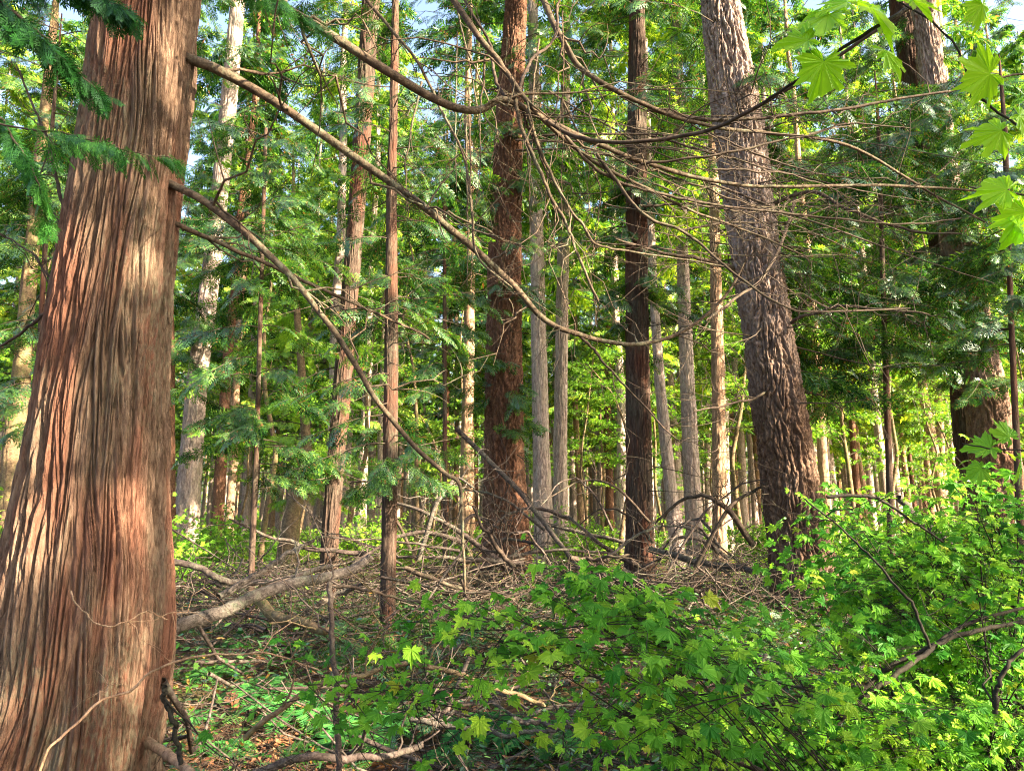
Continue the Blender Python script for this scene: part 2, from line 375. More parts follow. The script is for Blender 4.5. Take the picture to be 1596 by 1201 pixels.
def crown_geo(acc, base_fn, zs, L, az, rr, lod='mid', fsize=0.4, nfr=18, wood_r=0.012, a=0.15, b=0.75, c=0.35, bare=0.2, sides=4, leafy=None, mi_leaf=0, mi_wood=1, hang=0.5):
    """limbs: start heights zs, lengths L, azimuths az"""
    n = len(zs); K = 9; t = np.linspace(0, 1, K)
    ja = rr.uniform(-0.15, 0.15, n); jb = rr.uniform(0.75, 1.25, n)
    dx = np.sin(az); dy = np.cos(az); base = np.array([base_fn(z) for z in zs])
    curl = rr.normal(0, 0.25, n)
    def pos(t_, i):
        Li = L[i]; r = Li * t_
        aa = az[i] + curl[i] * t_
        return np.stack([base[i, 0] + np.sin(aa) * r, base[i, 1] + np.cos(aa) * r, zs[i] + Li * ((a + ja[i]) * t_ - b * jb[i] * t_ ** 2 + c * jb[i] * t_ ** 3)], -1)
    I = np.arange(n)
    P = np.stack([pos(np.full(n, tt), I) for tt in t], 1)
    rad = (wood_r * (0.4 + L / L.max()))[:, None] * (1 - 0.85 * t)[None]
    v, q = tubes(P, rad, sides); acc.add(v, q, mi_wood, True)
    # fine side twigs + fronds
    lf = np.ones(n, bool) if leafy is None else leafy
    ids = np.repeat(I[lf], nfr); m = len(ids)
    tt = np.tile((np.arange(nfr) + 0.5) / nfr, lf.sum()); tt = bare + (1 - bare) * np.clip(tt + rr.uniform(-.4, .4, m) / nfr, 0, 1)
    p0 = pos(tt, ids); p1 = pos(np.minimum(tt + 0.03, 1.03), ids); T = nrm(p1 - p0)
    side = np.where(np.arange(m) % 2 == 0, 1.0, -1.0); ang = side * rr.uniform(R(25), R(80), m) * (1.05 - 0.6 * tt)
    H = nrm(T * np.array([1, 1, 0])); S = np.stack([-H[:, 1], H[:, 0], np.zeros(m)], 1)
    X_ = H * np.cos(ang)[:, None] + S * np.sin(ang)[:, None]
    X_[:, 2] = -np.abs(rr.normal(hang, 0.3, m))
    X_ = nrm(X_)
    Zn = nrm(UP + rr.normal(0, 0.55, (m, 3)))
    sc = fsize * rr.uniform(0.6, 1.3, m) * (0.7 + 0.5 * np.sin(np.pi * np.clip(tt, 0.1, 0.95)))
    v, q = put(FR[lod], p0, X_, Zn, sc); acc.add(v, q, mi_leaf, False)

def bare_limbs(acc, base_fn, zs, L, az, rr, r0, mi=1, up=0.3, ntw=5, sides=5):
    """dead limbs with side twigs, sweeping out and then up or down"""
    n = len(zs); K = 10; t = np.linspace(0, 1, K); base = np.array([base_fn(z) for z in zs])
    k1 = rr.uniform(-0.5, 0.1, n); k2 = rr.uniform(0, 1.0, n) * up; curl = rr.normal(0, 0.5, n)
    ph = rr.uniform(0, 6.3, (n, 1)); wob = 0.05 * np.sin(t[None] * 9 + ph) * L[:, None] * 0.4
    aa = az[:, None] + curl[:, None] * t[None]
    P = np.stack([base[:, 0:1] + np.sin(aa) * L[:, None] * t + wob * np.cos(aa), base[:, 1:2] + np.cos(aa) * L[:, None] * t - wob * np.sin(aa),
                  np.asarray(zs)[:, None] + L[:, None] * (k1[:, None] * t + k2[:, None] * t ** 2) + wob * 0.5], -1)
    rad = r0 * (0.5 + 0.5 * L / L.max())[:, None] * (1 - 0.88 * t)[None]
    v, q = tubes(P, rad, sides); acc.add(v, q, mi, True)
    ids = np.repeat(np.arange(n), ntw); m = len(ids); j = rr.integers(2, K - 1, m)
    p0 = P[ids, j]; T = nrm(P[ids, j] - P[ids, j - 1]); D = nrm(T + rr.normal(0, 0.75, (m, 3)) + np.array([0, 0, -0.1]))
    l = L[ids] * rr.uniform(0.15, 0.45, m); t2 = np.linspace(0, 1, 6); bend = rr.normal(0, 0.3, (m, 3))
    P2 = p0[:, None] + l[:, None, None] * (D[:, None] * t2[None, :, None] + bend[:, None] * (t2 ** 2)[None, :, None])
    rd = (rad[ids, j] * 0.55)[:, None] * (1 - 0.85 * t2)[None]
    v, q = tubes(P2, rd, 4); acc.add(v, q, mi, True)
    # tertiary
    ids2 = np.repeat(np.arange(m), 2); j2 = rr.integers(1, 6, len(ids2)); p0 = P2[ids2, j2]
    D2 = nrm(D[ids2] + rr.normal(0, 0.8, (len(ids2), 3))); t3 = np.linspace(0, 1, 4)
    P3 = p0[:, None] + (l[ids2] * rr.uniform(.3, .6, len(ids2)))[:, None, None] * D2[:, None] * t3[None, :, None]
    v, q = tubes(P3, (rd[ids2, j2] * 0.6)[:, None] * (1 - 0.8 * t3)[None], 3); acc.add(v, q, mi, True)

def zone(px):
    for lim, t in ((150, 'left of the massive cedar'), (510, 'between the massive and dark straight cedars'), (605, 'between the straight cedar and slender trunk'),
                   (790, 'between the slender trunk and rust-red trunk'), (995, 'between the rust-red trunk and dark ribbed cedar'), (1240, 'between ribbed cedar and leaning fir'),
                   (1510, 'between leaning fir and right trunk pair')):
        if px < lim: return t
    return 'right of the trunk pair'
def rank(seen, px):
    z = zone(px); n = seen.get(z, 0); seen[z] = n + 1
    return ['nearest ', 'second nearest ', 'third nearest ', 'fourth nearest ', 'fifth nearest ', 'sixth nearest ', 'seventh nearest ', 'eighth nearest ', 'ninth nearest '][min(n, 8)]
# ------------------------------------------------------------------ the named trees
def make_tree(name, label, rows, Yd, height, tmat, bkind, nseg, nring, crown=None, bare=None, leaf='cleaf', seed=0, group=None, flare=1.45, lobes=4, lod='mid', wood='twig', top_r=0.35):
    cs, rs = px_trunk(rows, Yd, height, flare, top_r)
    o = thing(name, (cs[0, 0], cs[0, 1], gh(cs[0, 0], cs[0, 1])), label, 'tree', group)
    org = np.array(o.location)
    v, q = trunk_mesh(cs, rs, bkind, nseg, nring, seed, lobes=lobes)
    build('trunk', v - org, [q], M[tmat], o, smooth=True)
    fn = lambda z: np.array([np.interp(z, cs[:, 2], cs[:, 0]), np.interp(z, cs[:, 2], cs[:, 1]), z])
    rr = np.random.default_rng(seed + 100)
    if crown:
        acc = Acc()
        for (z0, z1, n, l0, l1, a0, a1, kw) in crown:
            zs = rr.uniform(z0, z1, n); L = rr.uniform(l0, l1, n); az = np.radians(rr.uniform(a0, a1, n))
            k = dict(lod=lod); k.update(kw); crown_geo(acc, fn, zs, L, az, rr, **k)
        acc.build('crown', [M[leaf], M[wood]], o, org)
    if bare:
        for (z0, z1, n, l0, l1, a0, a1, r0) in bare:
            for _ in range(n):
                acc = Acc(); bare_limbs(acc, fn, rr.uniform(z0, z1, 1), rr.uniform(l0, l1, 1), np.radians(rr.uniform(a0, a1, 1)), rr, r0, 0)
                acc.build('bare_limb', [M[wood]], o, org)
    return o, org, fn

def bough(acc, pts, w0, w1, n=40, ntw=10, twl=(0.25, 0.9), sides=8, seed=0, mi=0, wig=0.012):
    """pts [(px,py,Y)]; widths in photo px at ends"""
    rr = np.random.default_rng(seed)
    P = catmull(np.array([at(*p) for p in pts]), n); K = len(P); t = np.linspace(0, 1, K)
    ym = np.mean([p[2] for p in pts]); r0 = w0 / 2 * ym / F; r1 = w1 / 2 * ym / F
    P = P + wig * np.stack([perlin(t * 6 + k * 9, np.full(K, seed * 1.37 + .5), seed=k) for k in range(3)], 1) * np.sin(np.pi * t)[:, None] * 2
    P = P + np.minimum(0.5 * (r0 + (r1 - r0) * t) + 0.002, 0.005 + 0.004 * (ym > 6))[:, None] * np.stack([perlin(t * 24 + k * 7, np.full(K, seed * 1.1 + .2), seed=k + 3) for k in range(3)], 1) * 1.8
    rad = (r0 + (r1 - r0) * t) * (1 + 0.10 * perlin(t * n / 5, np.full(K, seed + .3), seed=4) + 0.07 * perlin(t * n / 2, np.full(K, seed + .7), seed=5))
    rad[-1] *= 0.3
    v, q = tubes(P[None], rad[None], sides); acc.add(v, q, mi, True)
    if ntw:
        j = rr.integers(3, K - 1, ntw); p0 = P[j]; T = nrm(P[j] - P[j - 1])
        D = nrm(T * rr.uniform(0.2, 1.2, (ntw, 1)) + rr.normal(0, 0.6, (ntw, 3)) * [1, .6, 1]); l = rr.uniform(*twl, ntw); t2 = np.linspace(0, 1, 9)
        bend = rr.normal(0, 0.35, (ntw, 3)); b2 = rr.normal(0, 0.03, (ntw, 9, 3)); b2[:, 0] = 0
        P2 = p0[:, None] + l[:, None, None] * (D[:, None] * t2[None, :, None] + bend[:, None] * (t2 ** 2)[None, :, None] + b2)
        rt = np.clip(rad[j] * 0.45, 0.003, 0.012)
        v, q = tubes(P2, rt[:, None] * (1 - 0.8 * t2)[None], 5); acc.add(v, q, mi, True)
        ids = np.repeat(np.arange(ntw), 3); j2 = rr.integers(2, 8, len(ids)); t3 = np.linspace(0, 1, 5)
        D3 = nrm(D[ids] + rr.normal(0, 0.8, (len(ids), 3))); be = rr.normal(0, .3, (len(ids), 3))
        P3 = P2[ids, j2][:, None] + (l[ids] * rr.uniform(.25, .6, len(ids)))[:, None, None] * (D3[:, None] * t3[None, :, None] + be[:, None] * (t3 ** 2)[None, :, None])
        v, q = tubes(P3, (rt[ids] * 0.5)[:, None] * (1 - 0.7 * t3)[None], 4); acc.add(v, q, mi, True)
    return P

# the big red cedar at the left
rowsA = [(1201, -52, 232), (1100, -32, 250), (1000, -10, 264), (950, 0, 265), (900, 12, 262), (800, 33, 256), (700, 51, 254), (600, 67, 257), (500, 83, 261), (400, 101, 268), (300, 119, 278), (200, 134, 290), (100, 147, 300), (0, 157, 307)]
oA, orgA, fnA = make_tree('cedar_tree', 'massive red-brown cedar trunk with stringy peeling bark at the left edge of the view', rowsA, 4.3, 24, 'cedar', 'cedar', 860, 1500, seed=3, flare=1.12, lobes=5,
    crown=[(9, 23, 60, 1.2, 2.6, 0, 360, dict(lod='far', fsize=0.5, nfr=18, b=0.8))])
for k, (pts, w0, w1, ntw) in enumerate([
    ([(285, 88, 4.3), (330, 105, 4.3), (370, 125, 4.35), (450, 172, 4.4), (540, 235, 4.5), (640, 305, 4.6), (700, 355, 4.7), (760, 405, 4.8), (810, 455, 4.9), (850, 500, 5.0), (890, 517, 5.0), (935, 529, 5.1), (985, 536, 5.1), (1040, 527, 5.2), (1090, 500, 5.2), (1135, 455, 5.2), (1160, 410, 5.2)], 17, 4, 14),
    ([(262, 285, 4.25), (300, 303, 4.2), (340, 330, 4.2), (420, 395, 4.2), (480, 465, 4.25), (540, 545, 4.3), (590, 625, 4.35), (640, 690, 4.4), (690, 735, 4.4), (716, 752, 4.4), (720, 790, 4.42), (722, 850, 4.45), (725, 925, 4.5)], 13, 4, 8),
    ([(262, 345, 4.3), (300, 360, 4.4), (340, 378, 4.5), (420, 415, 4.6), (490, 445, 4.7), (560, 475, 4.8), (620, 502, 4.9), (670, 527, 5.0)], 9, 4, 7),
    ([(890, 517, 5.0), (915, 533, 5.05), (950, 575, 5.1), (1000, 630, 5.2), (1060, 690, 5.3)], 6, 2, 6),
    ([(112, 462, 4.4), (85, 480, 4.5), (50, 505, 4.5), (0, 540, 4.6), (-60, 570, 4.7)], 7, 3, 3),
    ([(112, 372, 4.4), (85, 340, 4.4), (55, 285, 4.4), (25, 245, 4.5), (-20, 190, 4.5)], 7, 4, 3),
    ([(115, 350, 4.4), (100, 320, 4.4), (88, 275, 4.4), (75, 220, 4.4), (50, 160, 4.5), (25, 100, 4.5)], 7, 3, 4),
    ([(100, 455, 4.3), (75, 430, 4.3), (50, 395, 4.3), (10, 370, 4.4), (-30, 350, 4.4)], 5, 2, 3),
    ]):
    a = Acc(); bough(a, pts, w0, w1, 60, ntw, seed=k + 1); a.build('branch', [M['limb'] if k < 3 else M['twig']], oA, orgA)

T = {}
def tree(key, *a, **k): T[key] = make_tree(*a, **k)
S_ = dict
tree('C', 'cedar_tree', 'dark straight cedar trunk rising behind the grey log, sunlit near its top', [(945, 494, 524), (800, 503, 531), (600, 519, 548), (400, 537, 563), (200, 552, 579), (0, 564, 592)], 13.0, 22, 'cedar2', 'farcedar', 96, 500, seed=11,
     crown=[(3.0, 8, 12, 0.5, 1.4, 0, 360, dict(nfr=12, fsize=0.32)), (8, 21, 55, 0.8, 2.4, 0, 360, dict(nfr=16, fsize=0.38))], bare=[(2, 9, 16, 0.6, 1.8, 0, 360, 0.012)])
tree('D', 'cedar_tree', 'slender dark sapling-sized trunk standing in the brush just right of the grey log tip', [(1005, 591, 616), (900, 593, 617), (800, 595, 619), (600, 598, 621), (300, 602, 619), (0, 611, 622)], 10.0, 14, 'cedar2', 'farcedar', 64, 420, seed=12,
     crown=[(2.0, 5.0, 26, 0.5, 1.5, 0, 360, dict(nfr=14, fsize=0.28, wood_r=0.008)), (5, 13, 44, 0.4, 1.5, 0, 360, dict(nfr=12, fsize=0.3, wood_r=0.008))], bare=[(1.5, 8.5, 26, 0.5, 1.5, 0, 360, 0.009)])
tree('E', 'fir_tree', 'thick rust-red trunk with furrowed bark in the middle of the view', [(890, 750, 831), (800, 752, 823), (700, 754, 818), (600, 755, 815), (400, 760, 813), (200, 770, 815), (0, 787, 822)], 17.0, 26, 'redfir', 'fir', 140, 650, seed=13,
     crown=[(3.0, 11, 34, 0.6, 1.5, 0, 360, dict(nfr=14, fsize=0.36)), (10, 25, 70, 1.2, 3.6, 0, 360, dict(nfr=20, fsize=0.45))], bare=[(3, 12, 16, 0.8, 2.2, 0, 360, 0.016)])
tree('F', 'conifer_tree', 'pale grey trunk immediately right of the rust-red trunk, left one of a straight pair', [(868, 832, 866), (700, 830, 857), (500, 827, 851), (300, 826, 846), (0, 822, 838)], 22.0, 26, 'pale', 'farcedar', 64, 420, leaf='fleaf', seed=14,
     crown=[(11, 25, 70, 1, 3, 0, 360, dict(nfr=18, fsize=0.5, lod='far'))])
tree('F2', 'conifer_tree', 'pale grey trunk, right one of the straight pair beside the rust-red trunk', [(862, 862, 887), (700, 862, 884), (500, 866, 886), (360, 869, 887), (0, 876, 890)], 23.0, 24, 'pale', 'farcedar', 64, 420, leaf='fleaf', seed=15,
     crown=[(9, 23, 70, 1, 3, 0, 360, dict(nfr=18, fsize=0.5, lod='far'))])
tree('G', 'cedar_tree', 'dark brown cedar with narrow ribbed trunk standing between the pale pair and the leaning fir', [(915, 973, 1023), (800, 975, 1019), (600, 975, 1013), (400, 974, 1010), (200, 977, 1008), (0, 981, 1005)], 15.0, 25, 'cedar2', 'cedar', 120, 600, seed=16,
     crown=[(5.2, 9, 34, 0.5, 1.7, 0, 360, dict(nfr=15, fsize=0.36)), (9, 24, 70, 1.0, 3.0, 0, 360, dict(nfr=18, fsize=0.42))], bare=[(2, 9, 14, 0.6, 2.0, 0, 360, 0.013)])
tree('H', 'conifer_tree', 'pinkish grey trunk second to the right of the dark ribbed cedar, straight and tall', [(880, 1070, 1100), (800, 1067, 1095), (600, 1060, 1083), (400, 1054, 1073), (200, 1050, 1067), (0, 1047, 1062)], 21.0, 25, 'pale', 'farcedar', 64, 420, leaf='fleaf', seed=17,
     crown=[(9, 24, 60, 1, 3, 0, 360, dict(nfr=18, fsize=0.5, lod='far'))], bare=[(3, 12, 10, 0.8, 2.0, 0, 360, 0.012)])
tree('I', 'conifer_tree', 'thin grey trunk leaning away to the left, just right of the dark ribbed cedar', [(860, 1044, 1068), (780, 1037, 1058), (600, 1020, 1037), (450, 1011, 1025), (200, 1004, 1015)], 20.0, 22, 'pale', 'farcedar', 48, 300, leaf='fleaf', seed=18,
     crown=[(10, 21, 50, 1, 2.5, 0, 360, dict(nfr=18, fsize=0.5, lod='far'))])
tree('J', 'conifer_tree', 'narrow tan trunk with reddish sunlit side just left of the leaning fir', [(915, 1110, 1134), (800, 1110, 1133), (600, 1109, 1130), (400, 1106, 1124), (200, 1104, 1118), (0, 1100, 1112)], 18.0, 22, 'tan', 'fir', 64, 420, leaf='fleaf', seed=19,
     crown=[(8, 21, 50, 0.8, 2.4, 0, 360, dict(nfr=18, fsize=0.45, lod='far'))], bare=[(2, 10, 18, 0.6, 1.8, 0, 360, 0.011)])
tree('K', 'fir_tree', 'big fir with deeply furrowed grey and brown bark leaning left above the maple thicket', [(930, 1203, 1315), (850, 1198, 1292), (800, 1193, 1283), (700, 1181, 1265), (600, 1168, 1250), (500, 1155, 1233), (400, 1140, 1216), (300, 1126, 1203), (200, 1112, 1190), (100, 1101, 1170), (0, 1092, 1150)], 12.0, 26, 'fir', 'fir', 320, 1500, seed=20,
     crown=[(3.8, 6.8, 14, 1.0, 2.6, 20, 150, dict(nfr=18, fsize=0.36, a=0.1, b=0.5)), (3.5, 9, 20, 1.5, 4.2, 40, 130, dict(nfr=22, fsize=0.42)), (9, 25, 60, 1.0, 3.4, 0, 360, dict(nfr=18, fsize=0.42))],
     bare=[(3, 9, 26, 1.2, 3.5, 30, 330, 0.016)])
tree('L', 'fir_tree', 'dark furrowed fir trunk at the right side, the right one of two close trunks', [(830, 1520, 1612), (750, 1516, 1592), (650, 1510, 1574), (550, 1494, 1552), (400, 1470, 1516), (270, 1448, 1492), (30, 1424, 1460)], 17.0, 26, 'redfirg', 'fir', 140, 600, seed=21,
     crown=[(4.6, 9, 34, 0.8, 2.0, 100, 260, dict(nfr=20, fsize=0.4)), (5.5, 11, 52, 1.2, 3.6, 90, 340, dict(nfr=22, fsize=0.42)), (11, 25, 45, 1.0, 3.6, 0, 360, dict(nfr=18, fsize=0.45))], bare=[(3, 10, 12, 1, 3, 0, 360, 0.015)])
tree('L2', 'cedar_tree', 'red-brown smooth cedar trunk at the right side, the left one of two close trunks', [(830, 1500, 1538), (750, 1494, 1530), (650, 1485, 1522), (550, 1478, 1512), (400, 1452, 1482), (270, 1432, 1460), (30, 1390, 1424)], 18.0, 26, 'cedar2', 'farcedar', 96, 420, seed=22,
     crown=[(5.5, 12, 40, 1.2, 3.4, 180, 360, dict(nfr=22, fsize=0.42)), (11, 25, 40, 1.0, 3.4, 0, 360, dict(nfr=18, fsize=0.45))])
tree('B', 'conifer_tree', 'pale grey-pink trunk seen just right of the massive cedar', [(858, 268, 308), (750, 277, 313), (600, 291, 322), (400, 318, 346), (250, 335, 360), (150, 345, 370), (0, 360, 382)], 24.0, 26, 'pale', 'farcedar', 80, 420, seed=23,
     crown=[(6, 14, 26, 0.8, 2.2, 0, 360, dict(nfr=16, fsize=0.42)), (14, 25, 50, 1, 3, 0, 360, dict(nfr=18, fsize=0.5, lod='far'))], bare=[(5, 13, 12, 1, 3, 0, 360, 0.015)])
tree('B2', 'cedar_tree', 'rusty trunk half hidden behind the right edge of the massive cedar', [(830, 240, 274), (700, 243, 272), (560, 246, 272), (400, 246, 268), (100, 250, 270)], 21.0, 24, 'redfir', 'farcedar', 64, 300, seed=24,
     crown=[(5, 23, 90, 1, 3, 0, 360, dict(nfr=18, fsize=0.45))])
tree('M', 'ivy_clad_tree', 'dark ivy covered trunk at the left edge behind the massive cedar', [(800, 0, 34), (700, 6, 38), (600, 18, 46), (500, 28, 52), (300, 48, 66)], 19.0, 20, 'mossy', 'farcedar', 48, 200, seed=25,
     crown=[(6, 19, 50, 0.8, 2.6, 0, 360, dict(nfr=18, fsize=0.4))])
tree('N', 'mossy_tree', 'crooked mossy trunk with leafy suckers left of the dark straight cedar', [(850, 434, 466), (800, 442, 468), (740, 462, 482), (700, 470, 486), (600, 466, 478), (450, 455, 465)], 20.0, 12, 'mossy', 'plain', 40, 200, seed=26,
     crown=[(2.0, 11, 50, 0.5, 2.0, 0, 360, dict(nfr=16, fsize=0.35))], leaf='brush_leaf')
# young cedars whose low sweeping foliage fills the middle distance
tree('Y1', 'young_cedar', 'young cedar with feathery blue-green sprays left of the dark straight cedar', [(900, 386, 396), (700, 396, 404), (500, 402, 409), (200, 412, 417)], 12.0, 9, 'cedar2', 'plain', 24, 120, seed=31,
     crown=[(2.2, 8.8, 60, 0.5, 1.7, 0, 360, dict(nfr=16, fsize=0.34, wood_r=0.008))])
tree('Y2', 'young_cedar', 'young cedar with drooping sprays between the slender trunk and the rust-red trunk', [(905, 690, 698), (700, 690, 697), (500, 690, 696), (200, 690, 694)], 15.0, 10, 'cedar2', 'plain', 24, 120, seed=32,
     crown=[(3.6, 10, 46, 0.5, 1.5, 0, 360, dict(nfr=16, fsize=0.34, wood_r=0.008))])
tree('Y3', 'young_cedar', 'young cedar with dense hanging sprays between the leaning fir and the right pair', [(900, 1385, 1396), (700, 1380, 1390), (500, 1374, 1382), (200, 1366, 1372)], 13.0, 10, 'cedar2', 'plain', 24, 120, seed=33,
     crown=[(3.8, 9.8, 76, 0.6, 1.9, 0, 360, dict(nfr=16, fsize=0.36, wood_r=0.008))])
tree('Y4', 'young_cedar', 'young cedar with bright sprays at the far right edge beyond the maple thicket', [(900, 1588, 1600), (700, 1580, 1590), (500, 1572, 1580), (200, 1562, 1570)], 11.0, 9, 'cedar2', 'plain', 24, 120, seed=34,
     crown=[(4.0, 8.8, 34, 0.6, 1.6, 180, 360, dict(nfr=16, fsize=0.32, wood_r=0.008))])
tree('Y5', 'young_cedar', 'young cedar with fine dark sprays at the left edge beside the massive cedar', [(900, 40, 52), (700, 52, 62), (500, 60, 68), (200, 78, 84)], 10.0, 9, 'cedar2', 'plain', 24, 120, seed=35,
     crown=[(2.8, 8.8, 60, 0.6, 1.7, 0, 360, dict(nfr=16, fsize=0.3, wood_r=0.008))])

# ------------------------------------------------------------------ maple leaves
def maple_leaf(lobes=7, fine=True):
    pts = []; angs = np.linspace(-128, 128, lobes)
    lens = {7: [0.5, 0.78, 0.95, 1.05, 0.95, 0.78, 0.5], 5: [0.6, .9, 1.05, .9, .6]}[lobes]
    out = [(-0.02, 0.0)]
    pol = []
    for k in range(lobes):
        a = angs[k]; l = lens[k]
        if k > 0:
            am = (angs[k - 1] + a) / 2; pol.append((am, 0.72 * min(lens[k - 1], l) + 0.05))
        pol.append((a - 13, l * 0.80)); pol.append((a - 8.5, l * 0.79)); pol.append((a - 6, l * 0.90)); pol.append((a, l * 1.02)); pol.append((a + 6, l * 0.90)); pol.append((a + 8.5, l * 0.79)); pol.append((a + 13, l * 0.80))
    pol = [(-150, 0.22)] + pol + [(150, 0.22)]
    V = [np.array([0.0, 0, 0])]
    for a, l in pol:
        a = R(a); x = math.cos(a) * l; y = math.sin(a) * l
        V.append(np.array([x + 0.0, y, 0.10 * abs(math.sin(3.5 * a * 0.8)) * l - 0.16 * l * l]))
    n = len(pol); Fc = [[0, i, i + 1] for i in range(1, n)]
    return np.array(V) * 0.5, np.array(Fc)
LEAF = maple_leaf(7)
LEAVES = []
for k_ in range(5):
    r_ = np.random.default_rng(k_ + 60); V_ = LEAF[0].copy(); n_v = len(V_)
    V_[1:, :2] *= (1 + 0.10 * r_.normal(0, 1, (n_v - 1, 1))); V_[:, 1] *= r_.uniform(.85, 1.12)
    V_[:, 2] += [0.35, -0.5, 0.1, -0.9, -0.3][k_] * V_[:, 1] ** 2 + [-0.5, 0.2, -0.9, -.3, -.7][k_] * V_[:, 0] ** 2 + r_.normal(0, .018, n_v)
    LEAVES.append((V_, LEAF[1]))
def put_leaves(acc, pos, X, Zn, sc, mi, rr):
    w = rr.integers(0, 5, len(pos))
    for k in range(5):
        m_ = w == k
        if m_.any():
            v, q = put(LEAVES[k], pos[m_], X[m_], Zn[m_], np.asarray(sc)[m_]); acc.add(v, q, mi)

def leafy_branch(acc, P, r0, r1, nleaf, ls, rr, t0=0.25, mi_leaf=0, mi_wood=1, tilt=0.35, sides=5, face=np.array([0, -0.55, 0.85]), twig=True):
    """branch with twiglets carrying opposite maple leaves in near level tiers"""
    K = len(P); t = np.linspace(0, 1, K)
    v, q = tubes(P[None], (r0 + (r1 - r0) * t)[None], sides); acc.add(v, q, mi_wood, True)
    f = (t0 + (1 - t0) * rr.random(nleaf)) * (K - 1); f[-1] = K - 1.01; i = np.clip(f.astype(int), 0, K - 2)
    p0 = P[i] + (P[i + 1] - P[i]) * (f - i)[:, None]; Tn = nrm(P[i + 1] - P[i])
    S = nrm(np.cross(Tn, UP)) * np.where(rr.random(nleaf) > .5, 1, -1)[:, None]
    D = nrm(Tn * rr.uniform(0.2, 1.1, (nleaf, 1)) + S * rr.uniform(0.3, 1.0, (nleaf, 1)) + rr.normal(0, .12, (nleaf, 3)) + UP * 0.08)
    l = rr.uniform(0.3, 3.2, nleaf) * ls
    tip = p0 + D * l[:, None]; t3 = np.linspace(0, 1, 4); 
    P2 = p0[:, None] + (tip - p0)[:, None] * t3[None, :, None] + (UP * 0.12)[None, None] * (l[:, None] * (t3 * (1 - t3))[None])[..., None]
    v, q = tubes(P2, np.full((nleaf, 4), 0.0009), 3); acc.add(v, q, mi_wood, True)
    X_ = nrm(D * [1, 1, 0.3] + UP * -rr.uniform(0.05, 0.5, (nleaf, 1)) + rr.normal(0, .25, (nleaf, 3))); Z_ = nrm(face[None] + rr.normal(0, tilt, (nleaf, 3)))
    put_leaves(acc, tip, X_, Z_, ls * rr.uniform(0.45, 1.3, nleaf), mi_leaf, rr)

def pin_branch(base, target, rr, n=16, arch=0.25):
    mid = (base + target) / 2 + UP * arch * np.linalg.norm(target - base) + rr.normal(0, .06, 3)
    q1 = base * 0.7 + mid * 0.3 + UP * 0.06
    return catmull(np.array([base, base * 0.45 + mid * 0.55 + UP * 0.05, mid, mid * 0.4 + target * 0.6 + UP * 0.04, target]), n)

# ------------------------------------------------------------------ far forest: copies of a few kinds
protos = []
for k in range(6):
    rr = np.random.default_rng(500 + k); Hh = rr.uniform(23, 30); n = 14
    zz = np.linspace(-0.3, Hh, n); rad = 0.24 * (1 - 0.8 * zz / Hh) ; rad[0] *= 1.35
    cs = np.stack([0.12 * np.cumsum(rr.normal(0, 0.5, n)), 0.12 * np.cumsum(rr.normal(0, .5, n)), zz], 1); cs[:, :2] -= cs[0, :2]
    v, q = trunk_mesh(cs, rad, 'farcedar', 28, 160, seed=k)
    tm = ['pale', 'tan', 'pale', 'redfir', 'tan', 'pale'][k]
    fn = lambda z, cs=cs: np.array([np.interp(z, cs[:, 2], cs[:, 0]), np.interp(z, cs[:, 2], cs[:, 1]), z])
    root = thing('conifer_tree', (0, 0, 0), '', 'tree')
    build('trunk', v, [q], M[tm], root, smooth=True)
    acc = Acc(); z0 = [6.5, 8.5, 5.5, 9, 7, 10][k]; nl = 80
    zs = rr.uniform(z0, Hh - 0.5, nl); L = (0.5 + 2.6 * (1 - (zs - z0) / (Hh - z0)) ** 0.6) * rr.uniform(0.6, 1.25, nl)
    crown_geo(acc, fn, zs, L, rr.uniform(0, 6.28, nl), rr, lod='far', fsize=0.55, nfr=20, wood_r=0.02, hang=0.45)
    bare_limbs(acc, fn, rr.uniform(2, z0 + 3, 14), rr.uniform(0.6, 2.2, 14), rr.uniform(0, 6.28, 14), rr, 0.014, 1, ntw=3, sides=3)
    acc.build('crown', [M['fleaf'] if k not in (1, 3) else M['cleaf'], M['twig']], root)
    protos.append(root)
def dup(root, loc, rz, s):
    r = root.copy(); C.objects.link(r); place(r, loc, rz, s)
    for ch in list(root.children):
        c_ = ch.copy(); C.objects.link(c_); c_.parent = r
    return r
rr = np.random.default_rng(77)
used = [False] * len(protos)
def far_tree(k, x, y, label, group, s=1):
    loc = (x, y, gh(x, y)); rz = rr.uniform(0, 6.28)
    if not used[k]: o = protos[k]; place(o, loc, rz, s); used[k] = True
    else: o = dup(protos[k], loc, rz, s)
    o['label'] = label; o['group'] = group; return o
pts = []
tries = 0
while len(pts) < 275 and tries < 8000:
    tries += 1
    y = 27 + 72 * rr.random() ** 0.9; x = rr.uniform(-1, 1) * (y * 0.74 + 2)
    if all((x - a) ** 2 + (y - b) ** 2 > (1.6 if y < 50 else 1.8) ** 2 for a, b in pts):
        pts.append((x, y))
for (x, y) in pts:
    kk = int([0, 2, 5, 1, 4, 0, 5, 3][rr.integers(0, 8)])
    far_tree(kk, x, y, ['pale grey', 'tan', 'pale grey', 'rusty', 'tan', 'pale grey'][kk] + '-barked far conifer ' + zone(798 + F * x / y), 'slim conifers in the sunlit wood', rr.uniform(0.85, 1.15))
